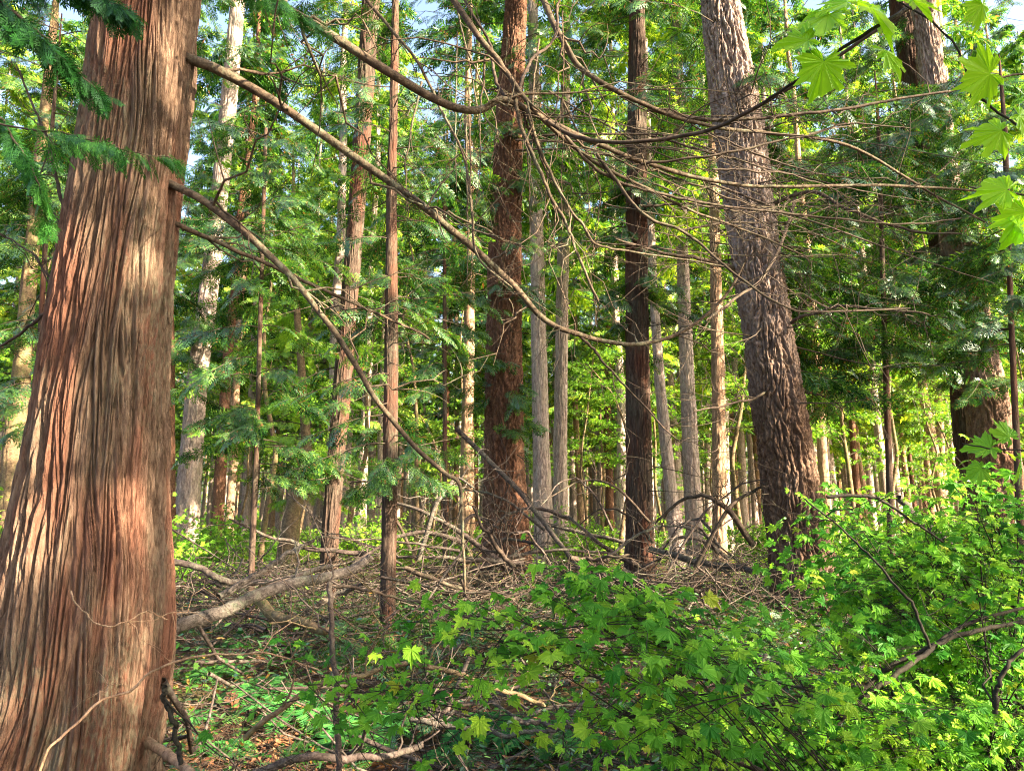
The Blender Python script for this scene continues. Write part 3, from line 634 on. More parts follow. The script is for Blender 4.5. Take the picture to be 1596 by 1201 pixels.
# unseen trees added behind and beside the photographer to shade and dapple the foreground
o7 = None
for j_ in range(11):
    x, y = [(6.4, -1.2), (10.5, -3.5), (13, 0.5), (16, -5.5), (5.0, -4.6), (10.5, -8), (19, -2), (13.5, -10.5), (19, 5), (24, 1), (11.2, -2.6)][j_]
    if o7 is None:
        r7 = np.random.default_rng(888); zz = np.linspace(-.3, 20, 12); cs7 = np.stack([0.1 * np.cumsum(r7.normal(0, .4, 12)), 0.1 * np.cumsum(r7.normal(0, .4, 12)), zz], 1); cs7[:, :2] -= cs7[0, :2]
        f7 = lambda z: np.array([np.interp(z, zz, cs7[:, 0]), np.interp(z, zz, cs7[:, 1]), z])
        o7 = thing('cedar_tree', (0, 0, 0), '', 'tree'); v, q = trunk_mesh(cs7, .2 * (1 - .8 * zz / 21), 'farcedar', 24, 120, seed=7); build('trunk', v, [q], M['cedar2'], o7, smooth=True)
        a7 = Acc(); n7 = 60; z7 = r7.uniform(1.8, 19.5, n7); L7 = (.4 + 2.3 * (1 - z7 / 20) ** .5) * r7.uniform(.5, 1.2, n7)  # sparse low crown, shaped to let sun patches through
        crown_geo(a7, f7, z7, L7, r7.uniform(0, 6.28, n7), r7, lod='far', fsize=.5, nfr=12, wood_r=.015); a7.build('crown', [M['cleaf'], M['twig']], o7); ob = o7
    else: ob = dup(o7, (0, 0, 0), 0, 1)
    place(ob, (x, y, gh(x, y)), j_ * 1.9, 0.85 + .3 * ((j_ * 7) % 5) / 5)
    tag(ob, 'unseen low-crowned cedar added for shade to the right of or behind the viewpoint', None, 'unseen shade cedars around the viewpoint')
for (x, y, k) in [(15, -9, 4), (20, -4, 1), (11, -16, 5), (18, 8, 2), (3.5, -7, 4), (22, 12, 0), (24, 3, 3)]:
    far_tree(k, x, y, 'unseen tall conifer added for shade beside or behind the viewpoint', 'unseen shade conifers around the viewpoint', rr.uniform(0.85, 1.05))

rr = np.random.default_rng(801); acc = Acc()
n = 900; y = rr.uniform(95, 190, n); x = rr.uniform(-1, 1, n) * (y * .75 + 5); t = np.linspace(0, 1, 6); hh = rr.uniform(18, 27, n)
P = np.stack([x, y, gh(x, y) - .5], 1)[:, None] + np.stack([rr.normal(0, .5, n)[:, None] * t, 0 * t[None] + np.zeros((n, 1)), hh[:, None] * t], -1)
v, q = tubes(P, rr.uniform(.16, .34, n)[:, None] * (1 - .7 * t)[None], 7)
k = len(q) // 2; acc.add(v, q[:k], 1, True); acc.f.append(q[k:]); acc.mi.append(2); acc.sm.append(True)
n = 60000; y = rr.uniform(95, 190, n); x = rr.uniform(-1, 1, n) * (y * .78 + 8); z = gh(x, y) + 26 * rr.random(n) ** 1.15
k = ((perlin(x * .3 + 90, z * .22 + y * .1 + 10, seed=2) > -.2) & ((z > 9) | (rr.random(n) < .35))) | (z < 2.5); x, y, z = x[k], y[k], z[k]; n = len(x)
v, q = put(FR['far'], np.stack([x, y, z], 1), nrm(rr.normal(0, 1, (n, 3)) * [1, 1, .5]), nrm(UP + rr.normal(0, .7, (n, 3))), rr.uniform(.8, 1.8, n)); acc.add(v, q, 0)
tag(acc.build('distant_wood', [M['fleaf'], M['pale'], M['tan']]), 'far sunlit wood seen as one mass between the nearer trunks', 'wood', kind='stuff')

# slender broadleaf trees between the conifers, sunlit yellow-green put into the leaf colour
lt = []
for k in range(4):
    r8 = np.random.default_rng(900 + k); Hh = [7.5, 9.5, 6, 11][k]; zz = np.linspace(-.2, Hh, 8)
    cs8 = np.stack([np.cumsum(r8.normal(0, .22, 8)), np.cumsum(r8.normal(0, .22, 8)), zz], 1); cs8[:, :2] -= cs8[0, :2]
    root = thing('broadleaf_tree', (0, 0, 0), '', 'tree'); v, q = trunk_mesh(cs8, .07 * (1 - .75 * np.clip(zz, 0, 99) / Hh), 'plain', 12, 60, seed=k); build('trunk', v, [q], M['mossy'], root, smooth=True)
    a8 = Acc()
    for z in np.linspace(2.6, Hh, 24):
        b8 = np.array([np.interp(z, zz, cs8[:, 0]), np.interp(z, zz, cs8[:, 1]), z]); az = r8.uniform(0, 6.28); L = r8.uniform(.8, 2.2) * (1.1 - .6 * z / Hh)
        tg = b8 + np.array([math.cos(az) * L, math.sin(az) * L, r8.uniform(-.1, .6)])
        leafy_branch(a8, pin_branch(b8, tg, r8, 10, .08), .012, .003, 60, .13, r8, .2, tilt=.45, sides=3)
    a8.build('crown', [M['brush_leaf'], M['twig']], root); lt.append(root)
r8 = np.random.default_rng(44)
sp8 = [(330, 27), (420, 22), (480, 31), (540, 25), (585, 36), (650, 23), (680, 33), (730, 27), (900, 26), (935, 34), (960, 24), (1035, 28), (1095, 31), (1150, 24), (1300, 22), (1350, 27), (1420, 24), (1280, 33), (1460, 30), (1560, 22), (230, 30), (30, 26), (-20, 20), (60, 34), (1500, 36), (1200, 38), (860, 38), (380, 38), (1620, 26)]
seen = {}
for k, (px, yd) in sorted(enumerate(sp8), key=lambda e: e[1][1]):
    x = (px - 798) / F * yd * 1.02; ob = lt[k] if k < 4 else dup(lt[k % 4], (0, 0, 0), 0, 1); place(ob, (x, yd, gh(x, yd)), r8.uniform(0, 6.3), r8.uniform(.85, 1.35))
    tag(ob, rank(seen, px) + 'slender broadleaf tree with sunlit-coloured leaves, ' + zone(px), 'tree', 'broadleaf trees among the distant conifers')

# ------------------------------------------------------------------ overhanging bare bough system, top centre and right
o = thing('overhanging_bough', at(785, 155, 4.2), 'tangle of bare arching boughs forking near the top centre and sweeping right across the view', 'branch')
og = np.array(o.location)
for k, (pts_, w0, w1, ntw, mt) in enumerate([
    ([(395, -25, 3.9), (450, 15, 3.9), (500, 45, 3.95), (600, 108, 4.0), (680, 155, 4.1), (725, 171, 4.15), (755, 170, 4.2), (785, 155, 4.2), (830, 175, 4.25), (870, 198, 4.3), (930, 225, 4.4), (1000, 252, 4.5), (1100, 280, 4.6), (1200, 291, 4.7), (1350, 288, 4.8), (1450, 292, 4.9), (1540, 298, 5.0)], 17, 4, 16, 'limb'),
    ([(690, -25, 4.3), (740, 50, 4.2), (775, 95, 4.2), (800, 130, 4.2), (830, 165, 4.2), (880, 215, 4.3), (930, 255, 4.4), (1000, 290, 4.5), (1080, 330, 4.6), (1150, 355, 4.7), (1260, 400, 4.8)], 11, 3, 14, 'limb'),
    ([(835, -25, 4.6), (870, 50, 4.5), (905, 105, 4.5), (960, 142, 4.5), (1020, 170, 4.55), (1100, 195, 4.6), (1200, 208, 4.7), (1330, 232, 4.8), (1450, 300, 5), (1540, 350, 5)], 11, 3, 12, 'limb'),
    ([(840, 180, 4.25), (880, 205, 4.2), (920, 217, 4.1), (980, 221, 4.0), (1060, 212, 3.9), (1130, 190, 3.7), (1200, 155, 3.5), (1300, 90, 3.3), (1430, 5, 3.1), (1480, -30, 3)], 9, 5, 6, 'twig'),
    ([(1010, 170, 4.7), (1100, 186, 4.7), (1240, 178, 4.7), (1340, 165, 4.7), (1440, 148, 4.7), (1530, 128, 4.7), (1620, 110, 4.7)], 7, 3, 8, 'twig'),
    ([(800, 130, 4.2), (805, 165, 4.2), (825, 230, 4.2), (850, 290, 4.2), (880, 345, 4.2), (900, 395, 4.2), (932, 470, 4.2)], 8, 4, 6, 'limb'),
    ([(555, -20, 4.5), (620, 60, 4.5), (660, 110, 4.5), (690, 180, 4.5), (720, 240, 4.5), (735, 330, 4.5), (745, 400, 4.5), (800, 450, 4.5)], 6, 3, 6, 'limb'),
    ([(788, 150, 4.2), (770, 120, 4.3), (765, 70, 4.4), (735, 20, 4.4), (715, -20, 4.5)], 6, 4, 4, 'twig'),
    ([(810, 140, 4.2), (825, 100, 4.3), (865, 60, 4.4), (870, 10, 4.4), (880, -20, 4.4)], 6, 4, 5, 'twig'),
    ([(880, 212, 4.3), (940, 270, 4.4), (1020, 300, 4.5), (1120, 318, 4.6), (1260, 335, 4.7), (1400, 350, 4.8), (1500, 340, 4.9)], 6, 2.5, 10, 'twig'),
    ([(930, 240, 4.4), (1000, 330, 4.4), (1080, 370, 4.5), (1200, 470, 4.5), (1300, 485, 4.6), (1420, 480, 4.7)], 6, 2.5, 10, 'twig'),
    ([(820, 170, 4.2), (850, 255, 4.3), (890, 330, 4.3), (905, 345, 4.3), (930, 380, 4.3), (1000, 395, 4.4), (1130, 415, 4.5)], 6, 3, 8, 'limb'),
    ([(1000, 255, 4.5), (1120, 240, 4.4), (1240, 215, 4.4), (1330, 195, 4.4), (1420, 200, 4.4)], 5, 2, 8, 'twig'),
    ]):
    a = Acc(); bough(a, pts_, w0, w1, 70, ntw, (0.3, 1.1), seed=k + 40); a.build('branch', [M[mt]], o, og)
rr = np.random.default_rng(404)
for k in range(20):
    x0 = rr.uniform(800, 1150); y0 = rr.uniform(120, 380); L_ = rr.uniform(200, 480); sl_ = rr.uniform(-.1, .55); yd = rr.uniform(4.3, 5.6); cv = rr.uniform(-50, 50)
    a = Acc(); bough(a, [(x0, y0, yd), (x0 + L_ * .33, y0 + sl_ * L_ * .33 + cv * .7, yd), (x0 + L_ * .66, y0 + sl_ * L_ * .66 + cv, yd + .1), (x0 + L_, y0 + sl_ * L_ + cv * .5, yd + .3)], rr.uniform(2.5, 5), 1.2, 40, 6, (.2, .8), 5, 600 + k)
    a.build('branch', [M['twig']], o, og)
for k in range(10):
    x0 = rr.uniform(640, 900); y0 = rr.uniform(-10, 200); L_ = rr.uniform(180, 380); yd = rr.uniform(4.4, 5.5); cv = rr.uniform(-60, 60)
    a = Acc(); bough(a, [(x0, y0, yd), (x0 + cv, y0 + L_ * .4, yd), (x0 + cv * 1.5, y0 + L_ * .7, yd), (x0 + cv * 1.2, y0 + L_, yd)], rr.uniform(2.5, 4.5), 1.2, 40, 6, (.2, .7), 5, 640 + k)
    a.build('branch', [M['limb']], o, og)
# arching bough that hangs from the leaning fir and crosses its trunk
oK, orgK, fnK = T['K']
for k, (pts_, w0, w1) in enumerate([
    ([(1240, 300, 11.8), (1225, 360, 11.0), (1190, 430, 10.3), (1140, 470, 10), (1100, 500, 9.8)], 7, 3),
    ([(1150, 420, 12), (1100, 405, 11.6), (1040, 395, 11.4), (960, 372, 11.2)], 9, 3),
    ([(1200, 520, 12), (1260, 490, 11.5), (1330, 478, 11), (1450, 490, 10.6)], 7, 3),
    ([(1180, 330, 12), (1260, 300, 11.5), (1330, 330, 11), (1420, 360, 10.8), (1500, 365, 10.5)], 8, 3),
    ([(1220, 600, 12), (1170, 620, 11.5), (1130, 632, 11.3), (1080, 640, 11)], 5, 2)]):
    a = Acc(); bough(a, pts_, w0, w1, 36, 10, (0.5, 1.6), seed=k + 80, wig=0.03); a.build('branch', [M['twig']], oK, orgK)
oE, orgE, _ = T['E']
a = Acc(); bough(a, [(712, 668, 15), (760, 715, 14.5), (810, 765, 14), (860, 830, 13.5), (905, 890, 13)], 9, 7, 40, 8, (.4, 1.2), seed=90, wig=0.03)
tag(a.build('fallen_branch', [M['deadwood']]), 'dark red-brown broken limb slanting down across the base of the rust-red trunk', 'branch')

# ------------------------------------------------------------------ near cedar sprays
def spray_bough(name, label, pts_, w0, w1, nf, fs, seed, droop=0.6, lod='near', leafmat_='nleaf', parent=None, t0=0.1):
    rr = np.random.default_rng(seed); a = Acc()
    P = bough(a, pts_, w0, w1, 40, 0, seed=seed, mi=1)
    K = len(P); tt = t0 + (1 - t0) * (np.arange(nf) + rr.random(nf)) / nf; f = tt * (K - 1); i = np.clip(f.astype(int), 0, K - 2)
    p0 = P[i] + (P[i + 1] - P[i]) * (f - i)[:, None]; Tn = nrm(P[i + 1] - P[i]); S = nrm(np.cross(Tn, UP))
    sd = np.where(np.arange(nf) % 2 == 0, 1, -1)[:, None] * rr.uniform(-0.3, 1.4, (nf, 1))
    X_ = nrm(Tn * 0.9 + S * sd + UP * -np.abs(rr.normal(droop, 0.5, (nf, 1)))); Z_ = nrm(UP + S * rr.normal(0, .3, (nf, 1)) + rr.normal(0, .7, (nf, 3)) + np.array([0, -0.5, 0]))
    v, q = put(FR[lod], p0, X_, Z_, fs * 0.9 * rr.uniform(.6, 1.3, nf) * (1.1 - 0.5 * tt)); a.add(v, q, 0)
    org = at(*pts_[0])
    if parent is None:
        ob = a.build(name, [M[leafmat_], M['twig']], None, org); ob.location = org; tag(ob, label, 'branch')
    else: ob = a.build(name, [M[leafmat_], M['twig']], parent[0], parent[1])
    return ob
spray_bough('cedar_bough', 'nearest cedar bough hanging dark in the top left corner', [(-60, -60, 1.8), (0, 0, 1.8), (60, 50, 1.8), (110, 100, 1.85), (160, 150, 1.9)], 8, 2, 90, 0.12, 1, 0.9)
spray_bough('cedar_bough', 'cedar bough drooping along the top left edge in front of the massive cedar', [(-40, -80, 1.8), (60, -50, 1.8), (120, -30, 1.8), (170, 0, 1.8), (205, 20, 1.8)], 6, 2, 80, 0.12, 2, 1.0)
spray_bough('cedar_bough', 'thin cedar spray hanging level across the massive trunk', [(-40, 180, 2.3), (30, 200, 2.3), (120, 215, 2.3), (200, 232, 2.3), (275, 248, 2.35)], 4, 1.5, 44, 0.14, 3, 0.6, t0=0.3)
spray_bough('cedar_bough', 'sparse cedar spray hanging at the left edge below the level one', [(-60, 120, 2.8), (-10, 170, 2.8), (30, 230, 2.8), (60, 290, 2.8), (75, 350, 2.9)], 6, 2, 70, 0.15, 4, 0.8)
spray_bough('cedar_bough', 'dark feathery spray reaching in above the branch fork at the top', [(300, -80, 3.6), (360, -40, 3.6), (430, 0, 3.7), (500, 40, 3.8)], 6, 2, 50, 0.2, 5, 0.8)

def maple_shrub(label, base, targets, ls, nleaf, seed, stem='blackstem', leaf='maple', r0=0.011, arch=0.12, t0=0.45, fk=7):
    rr = np.random.default_rng(seed); o = thing('vine_maple', base, label, 'shrub', 'vine maples in front of the trees'); og = np.array(base, float)
    lv = Acc()
    for tg in targets:
        tg = np.asarray(tg); b = og + rr.normal(0, .06, 3) * [1, 1, 0]; P = pin_branch(b, tg, rr, 18, rr.uniform(0.5, 1.4) * arch)
        P = P + 0.015 * rr.normal(0, 1, P.shape) * [[0]] 
        leafy_branch(lv, P, r0 * rr.uniform(.35, .8), 0.0015, int(nleaf * 1.5), ls, rr, t0, tilt=.25)
        for s in range(4):            # forks
            i = rr.integers(fk, 16); D = nrm(P[i + 1] - P[i] + rr.normal(0, .7, 3) * [1, 1, .35]); Lk = rr.uniform(.15, .45)
            D[2] *= .4; Q = P[i] + D * np.linspace(0, 1, 8)[:, None] * Lk + UP * -0.12 * Lk * (np.linspace(0, 1, 8)[:, None] ** 2)
            leafy_branch(lv, Q, 0.0025, 0.001, int(nleaf * .75), ls, rr, 0.1, tilt=.25)
    lv.build('crown', [M[leaf], M[stem]], o, og)
    return o, og

def region(rr, n, poly, y0, y1):
    """random points inside polygon (photo px) with depths"""
    poly = np.array(poly, float); res = []
    lo = poly.min(0); hi = poly.max(0)
    while len(res) < n:
        p = lo + (hi - lo) * rr.random(2); ins = False
        for k in range(len(poly)):
            a, b = poly[k], poly[k - 1]
            if (a[1] > p[1]) != (b[1] > p[1]) and p[0] < (b[0] - a[0]) * (p[1] - a[1]) / (b[1] - a[1]) + a[0]: ins = not ins
        if ins: res.append(at(p[0], p[1], rr.uniform(y0, y1)))
    return res
rr = np.random.default_rng(5)
o1, g1 = maple_shrub('broad vine maple filling the lower right, its leaves in layered tiers', (2.0, 3.6, gh(2.0, 3.6)), region(rr, 40, [(1180, 960), (1350, 860), (1640, 820), (1640, 1230), (1080, 1230), (1060, 1080)], 2.9, 4.2), 0.078, 19, 1)
o2, g2 = maple_shrub('upright vine maple reaching highest at the right, in front of the leaning fir', (2.9, 4.4, gh(2.9, 4.4)), region(rr, 42, [(1190, 900), (1250, 770), (1420, 740), (1640, 690), (1640, 880), (1330, 930)], 3.6, 5.0), 0.08, 16, 2)
o3, g3 = maple_shrub('vine maple with broad pale leaves arching across the centre below the rust-red trunk', (1.35, 2.5, gh(1.35, 2.5)), region(rr, 13, [(640, 975), (760, 885), (860, 895), (1010, 925), (1060, 990), (900, 985)], 2.2, 2.8), 0.074, 13, 3, r0=.006, t0=.72, fk=11)
o4, g4 = maple_shrub('low vine maple spreading at the bottom centre over dark ground cover', (1.5, 2.9, gh(1.5, 2.9)), region(rr, 13, [(850, 1100), (960, 1030), (1180, 980), (1180, 1210), (900, 1230)], 2.4, 3.4), 0.062, 12, 4, r0=.006, t0=.6, fk=9)
o5, g5 = maple_shrub('small vine maple twigs with few leaves at lower centre left of the pale leaved one', (-0.1, 3.1, gh(-.1, 3.1)), [at(455, 1045, 3.0), at(520, 1055, 3.0), at(600, 1050, 2.8), at(640, 1075, 2.8), at(660, 1040, 2.9)], 0.075, 7, 5, r0=.004, arch=0.03, t0=.75, fk=13)
# long dark stems of the lower right maple
for k, (pts_, w0, w1) in enumerate([
    ([(1285, 1150, 3.2), (1340, 1090, 3.2), (1400, 1050, 3.2), (1470, 1000, 3.3), (1530, 980, 3.3), (1620, 965, 3.4)], 9, 6),
    ([(1300, 1120, 3.3), (1360, 1060, 3.3), (1430, 1020, 3.3), (1500, 975, 3.4), (1600, 945, 3.5)], 9, 5),
    ([(1450, 1010, 3.2), (1420, 940, 3.2), (1370, 880, 3.3), (1320, 830, 3.4), (1250, 775, 3.5)], 5, 2.5),
    ([(1550, 1110, 2.9), (1555, 1070, 2.9), (1575, 1030, 2.9), (1620, 990, 2.9)], 8, 5),
    ([(1290, 775, 3.8), (1360, 775, 3.8), (1420, 810, 3.8), (1470, 845, 3.8)], 6, 3),
    ([(970, 1110, 2.7), (1040, 1130, 2.7), (1090, 1160, 2.7), (1160, 1190, 2.7), (1230, 1230, 2.7)], 8, 10),
    ]):
    a = Acc(); bough(a, pts_, w0, w1, 36, 2, (0.2, 0.5), seed=k + 120, wig=0.01); a.build('stem', [M['blackstem'] if k < 6 else M['mossy']], o1, g1)
# near leafy twig in the top right corner
rr = np.random.default_rng(9)
o = thing('maple_branch', at(1500, -30, 1.3), 'bright backlit-coloured maple leaves on a dark twig in the top right corner, nearest the viewer', 'branch'); og = np.array(o.location)
def big_leaf(px, py, ang, size, seed, col='brightmaple', Yd=1.15):
    r2 = np.random.default_rng(seed); p = at(px, py, Yd)
    X_ = np.array([[math.cos(R(ang)), 0.25, -math.sin(R(ang))]]); Z_ = nrm(np.array([[0.1, -0.8, 0.6]]) + r2.normal(0, .25, (1, 3)))
    v, q = put(LEAVES[seed % 5], p[None], X_, Z_, [size]); ob = build('leaf', v - og, [q], M[col], o); return p
M['brightmaple'] = leafmat('maple_leaf_painted_backlit', (0.17, 0.38, 0.015), (0.24, 0.47, 0.02), (0.30, 0.52, 0.025), 0.5, 1.5, 0.1, 2.0)  # brighter copy of the maple leaf, backlight painted into the colour
a = Acc()
bough(a, [(1190, 160, 1.3), (1260, 115, 1.25), (1320, 70, 1.2), (1400, 20, 1.2), (1500, -40, 1.3)], 5, 7, 20, 0, seed=3, wig=0.0)
bough(a, [(1400, 0, 1.2), (1480, 60, 1.2), (1520, 140, 1.2), (1560, 180, 1.2), (1640, 230, 1.2)], 3, 5, 20, 0, seed=4, wig=0.0)
bough(a, [(1510, 290, 1.3), (1560, 300, 1.3), (1640, 310, 1.3)], 3, 4, 12, 0, seed=4, wig=0.0)
a.build('stem', [M['blackstem']], o, og)
for k, (px, py, ang, sz) in enumerate([(1285, 95, 100, .125), (1290, 20, 150, .13), (1320, 5, 200, .12), (1378, 80, 10, .10), (1360, 10, 20, .14), (1260, 60, 190, .11), (1545, 115, 160, .12), (1600, 85, 20, .1), (1560, 205, 170, .10), (1570, 295, 190, .10), (1600, 330, 120, .12), (1590, 350, 60, .1), (1420, 0, 350, .1), (1530, 8, 90, .08), (1590, 180, 30, 0.09)]):
    big_leaf(px, py, ang, sz, k)
# near leaf pair above the maples at right
o = thing('maple_branch', at(1600, 700, 1.8), 'single large maple leaves poking in at the right edge above the thicket', 'branch'); og = np.array(o.location)
a = Acc(); bough(a, [(1500, 690, 1.7), (1560, 700, 1.7), (1650, 705, 1.7)], 2, 3, 12, 0, seed=4, wig=0.0); a.build('stem', [M['blackstem']], o, og)
for k, (px, py, ang, sz) in enumerate([(1545, 695, 185, .11), (1575, 680, 240, .1), (1590, 715, 60, .1), (1530, 730, 150, .08)]): big_leaf(px, py, ang, sz, k + 30, 'maple', 1.7)

# ------------------------------------------------------------------ logs and fallen limbs
def log(name, label, cat, pts_, w0, w1, mt, seed, ntw=3, sides=14, n=60, wig=0.03):
    a = Acc(); bough(a, pts_, w0, w1, n, ntw, (0.2, 0.7), sides, seed, 0, wig); og = at(*pts_[0]); ob = a.build(name, [M[mt]], None, og); ob.location = og
    return tag(ob, label, cat, 'fallen limbs and logs')
log('fallen_log', 'long grey weathered log lying from the massive cedar up to a broken tip', 'log', [(225, 1003, 5.1), (270, 978, 5.2), (340, 955, 5.4), (400, 928, 5.6), (450, 911, 5.8), (500, 900, 6.0), (545, 888, 6.2), (570, 874, 6.3), (579, 866, 6.3)], 20, 13, 'greylog', 1, 2, 16, 90, 0.01)
log('broken_limb', 'short bare limb jutting up and right behind the grey log', 'branch', [(340, 930, 6.6), (400, 895, 6.7), (450, 862, 6.8), (490, 842, 6.9)], 11, 5, 'greylog', 2, 3, 10, 60, .01)
log('fallen_log', 'dark thin log lying low under the grey log near the massive cedar', 'log', [(250, 870, 8), (310, 885, 8), (350, 905, 8), (420, 905, 8.2), (520, 880, 8.4)], 10, 8, 'deadwood', 3)
log('fallen_log', 'mossy dark log on the ground beneath the grey log', 'log', [(400, 930, 8.2), (430, 960, 8), (470, 970, 7.8), (510, 985, 7.6)], 18, 12, 'mossy', 4)
log('fallen_log', 'pale fallen log slanting down right at the foot of the leaning fir', 'log', [(1010, 855, 13.5), (1060, 868, 13.2), (1120, 880, 13), (1180, 890, 12.6)], 10, 9, 'greylog', 5)
log('fallen_log', 'long thin pale pole lying behind the dark ribbed cedar', 'log', [(860, 818, 18), (930, 836, 17.5), (1000, 850, 17), (1080, 870, 16.5)], 6, 6, 'greylog', 6)
log('fallen_log', 'pale log showing through the maple leaves at the right', 'log', [(1400, 775, 6), (1440, 815, 6), (1480, 850, 5.9), (1545, 895, 5.8)], 10, 20, 'greylog', 7)
log('standing_stick', 'thin broken upright stick standing in front of the brush, bottom to middle', 'branch', [(530, 1230, 3.6), (526, 1150, 3.6), (524, 1060, 3.6), (518, 980, 3.6), (513, 905, 3.6)], 9, 8, 'deadwood', 8, 4, 8, 60, .01)
log('fallen_branch', 'long tan mossy branch arching low across the lower middle', 'branch', [(380, 1150, 3.3), (430, 1110, 3.3), (500, 1062, 3.4), (560, 1046, 3.5), (640, 1036, 3.6), (720, 1046, 3.6), (790, 1078, 3.7), (850, 1100, 3.7)], 8, 7, 'mossy', 9, 6)
log('fallen_branch', 'slim pale twig curving in front of the massive cedar from the bottom edge', 'branch', [(60, 1205, 2.6), (90, 1150, 2.6), (150, 1100, 2.7), (210, 1064, 2.8), (280, 1040, 2.9), (350, 1012, 3.0), (420, 1018, 3.1), (500, 1045, 3.2)], 4, 3, 'tan', 10, 3, 6)
log('fallen_branch', 'dark dead stick leaning beside the base of the massive cedar', 'branch', [(256, 1070, 3.7), (262, 1110, 3.7), (270, 1150, 3.7), (282, 1190, 3.7)], 8, 7, 'blackstem', 11, 1, 6)
log('surface_root', 'thick pale root running out from the massive cedar at the bottom', 'root', [(215, 1140, 4.5), (245, 1165, 4.25), (280, 1192, 4.0), (335, 1240, 3.7)], 16, 11, 'tan', 12, 0)
log('fallen_log', 'dark lichen-spotted log along the bottom edge left of centre', 'log', [(395, 1205, 3.9), (450, 1188, 3.9), (520, 1182, 4.0), (600, 1182, 4.1), (660, 1160, 4.2)], 12, 9, 'deadwood', 13, 3)
log('fallen_branch', 'bare grey branch low on the ground at the bottom centre', 'branch', [(640, 1120, 5.0), (720, 1130, 4.9), (800, 1140, 4.8), (900, 1130, 4.8)], 9, 5, 'greylog', 14, 5)
log('fallen_branch', 'grey stick lying near the bottom edge centre', 'branch', [(800, 1120, 4.4), (850, 1128, 4.4), (900, 1124, 4.4)], 8, 6, 'greylog', 15, 2)
log('fallen_branch', 'thin bare twig looping across the front of the massive trunk', 'branch', [(110, 920, 3.7), (130, 955, 3.65), (160, 975, 3.6), (200, 960, 3.6), (225, 955, 3.7), (262, 965, 3.9)], 2.5, 2, 'tan', 16, 2, 5)
# individually visible sticks of the brush
rr = np.random.default_rng(31)
for k in range(64):
    x0 = rr.uniform(290, 1010) if k < 46 else rr.uniform(620, 1180); yd = rr.uniform(8.5, 16); py0 = rr.uniform(855, 985) if k < 46 else rr.uniform(800, 900)
    if yd > 12: py0 = min(py0, 930)
    ln = rr.uniform(70, 230); an = rr.normal(0, 0.35); dx = math.cos(an) * ln * rr.choice([-1, 1]); dy = math.sin(an) * ln
    b = rr.uniform(-18, 18) if k < 46 else rr.uniform(10, 55)
    if k >= 46: yd = max(yd, 12)
    P_ = [(x0, py0, yd), (x0 + dx * .33, py0 + dy * .33 - b, yd + rr.uniform(-.2, .2)), (x0 + dx * .66, py0 + dy * .66 - b, yd + rr.uniform(-.3, .3)), (x0 + dx, py0 + dy, yd + rr.uniform(-.5, .5))]
    # keep above ground
    P_ = [(p[0], p[1], p[2]) for p in P_]
    w = rr.uniform(4, 10)
    a = Acc(); bough(a, P_, w, w * .4, 20, 6, (.3, 1.0), 6, 200 + k, 0, .04); og = at(*P_[0])
    gz = gh(og[0], og[1]); v0 = min(vv[:, 2].min() for vv in a.v)
    ob = a.build('fallen_branch', [M[['deadwood', 'deadwood', 'greylog', 'twig'][k % 4]]], None, og); og = og.copy()
    ob.location = og; tag(ob, ['greyish brown', 'dark brown', 'pale grey', 'blackish thin'][k % 4] + ' dead branch in the brush pile, ' + zone(x0), 'branch', 'dead branches of the brush pile')

# ------------------------------------------------------------------ brush, litter, ground cover, ferns (stuff and plants)
def gpts(rr, n, y0, y1, spread=0.75, power=1.0):
    y = y0 + (y1 - y0) * rr.random(n) ** power; x = rr.uniform(-1, 1, n) * (y * spread + 0.8); return x, y
rr = np.random.default_rng(61)
acc = Acc()
def sticks(n, x, y, zmax, l0, l1, r0, r1, mi, steep=0.25, sides=4, bendv=.12):
    z = gh(x, y) + rr.random(n) ** 2 * zmax
    az = rr.uniform(0, 6.28, n); el = rr.normal(0, steep, n); D = np.stack([np.cos(az) * np.cos(el), np.sin(az) * np.cos(el), np.sin(el)], 1)
    L = rr.uniform(l0, l1, n); t = np.linspace(-.5, .5, 6); bend = rr.normal(0, bendv, (n, 3)); j = rr.normal(0, 0.012, (n, 6, 3))
    P = np.stack([x, y, z], 1)[:, None] + L[:, None, None] * (D[:, None] * t[None, :, None] + bend[:, None] * (4 * t ** 2)[None, :, None] + j)
    P[..., 2] = np.maximum(P[..., 2], gh(P[..., 0], P[..., 1]) + 0.01)
    rad = rr.uniform(r0, r1, n)[:, None] * (1.1 - 0.7 * (t + .5))[None]
    v, q = tubes(P, rad, sides); acc.add(v, q, mi, True)
n = 1000; x = rr.uniform(-6.5, 3.5, n); y = rr.uniform(8.5, 17, n); sticks(n, x, y, 0.75, 0.5, 2.4, 0.004, 0.018, 0)
n = 1900; x = rr.uniform(-6, 4.5, n); y = rr.uniform(8, 17, n); sticks(n, x, y, 0.9, 0.3, 1.4, 0.002, 0.006, 2, .5, 4, .2)
n = 700; x = rr.uniform(3, 9, n); y = rr.uniform(11, 20, n); sticks(n, x, y, 0.9, 0.5, 2.2, 0.003, 0.014, 0, .4)
tag(acc.build('brush_pile', [M['deadwood'], M['limb'], M['twig']]), 'tangle of fine dead twigs heaped behind the grey log', 'brush', kind='stuff')
acc = Acc()
x, y = gpts(rr, 9000, 3.2, 14); sticks(9000, x, y, 0.05, 0.08, 0.6, 0.0012, 0.004, 2, .15, 3)
x, y = gpts(rr, 1900, 3.2, 16); sticks(1900, x, y, 0.12, 0.2, 1.1, 0.002, 0.008, 1, .2, 4)
x, y = gpts(rr, 1200, 3.6, 10); sticks(1200, x, y, 0.3, 0.3, 1.0, 0.0012, 0.003, 2, .5, 4, .25)
x, y = gpts(rr, 260, 4.5, 11); sticks(260, x, y, 0.2, 0.8, 2.2, 0.006, 0.02, 1, .12, 6, .15)
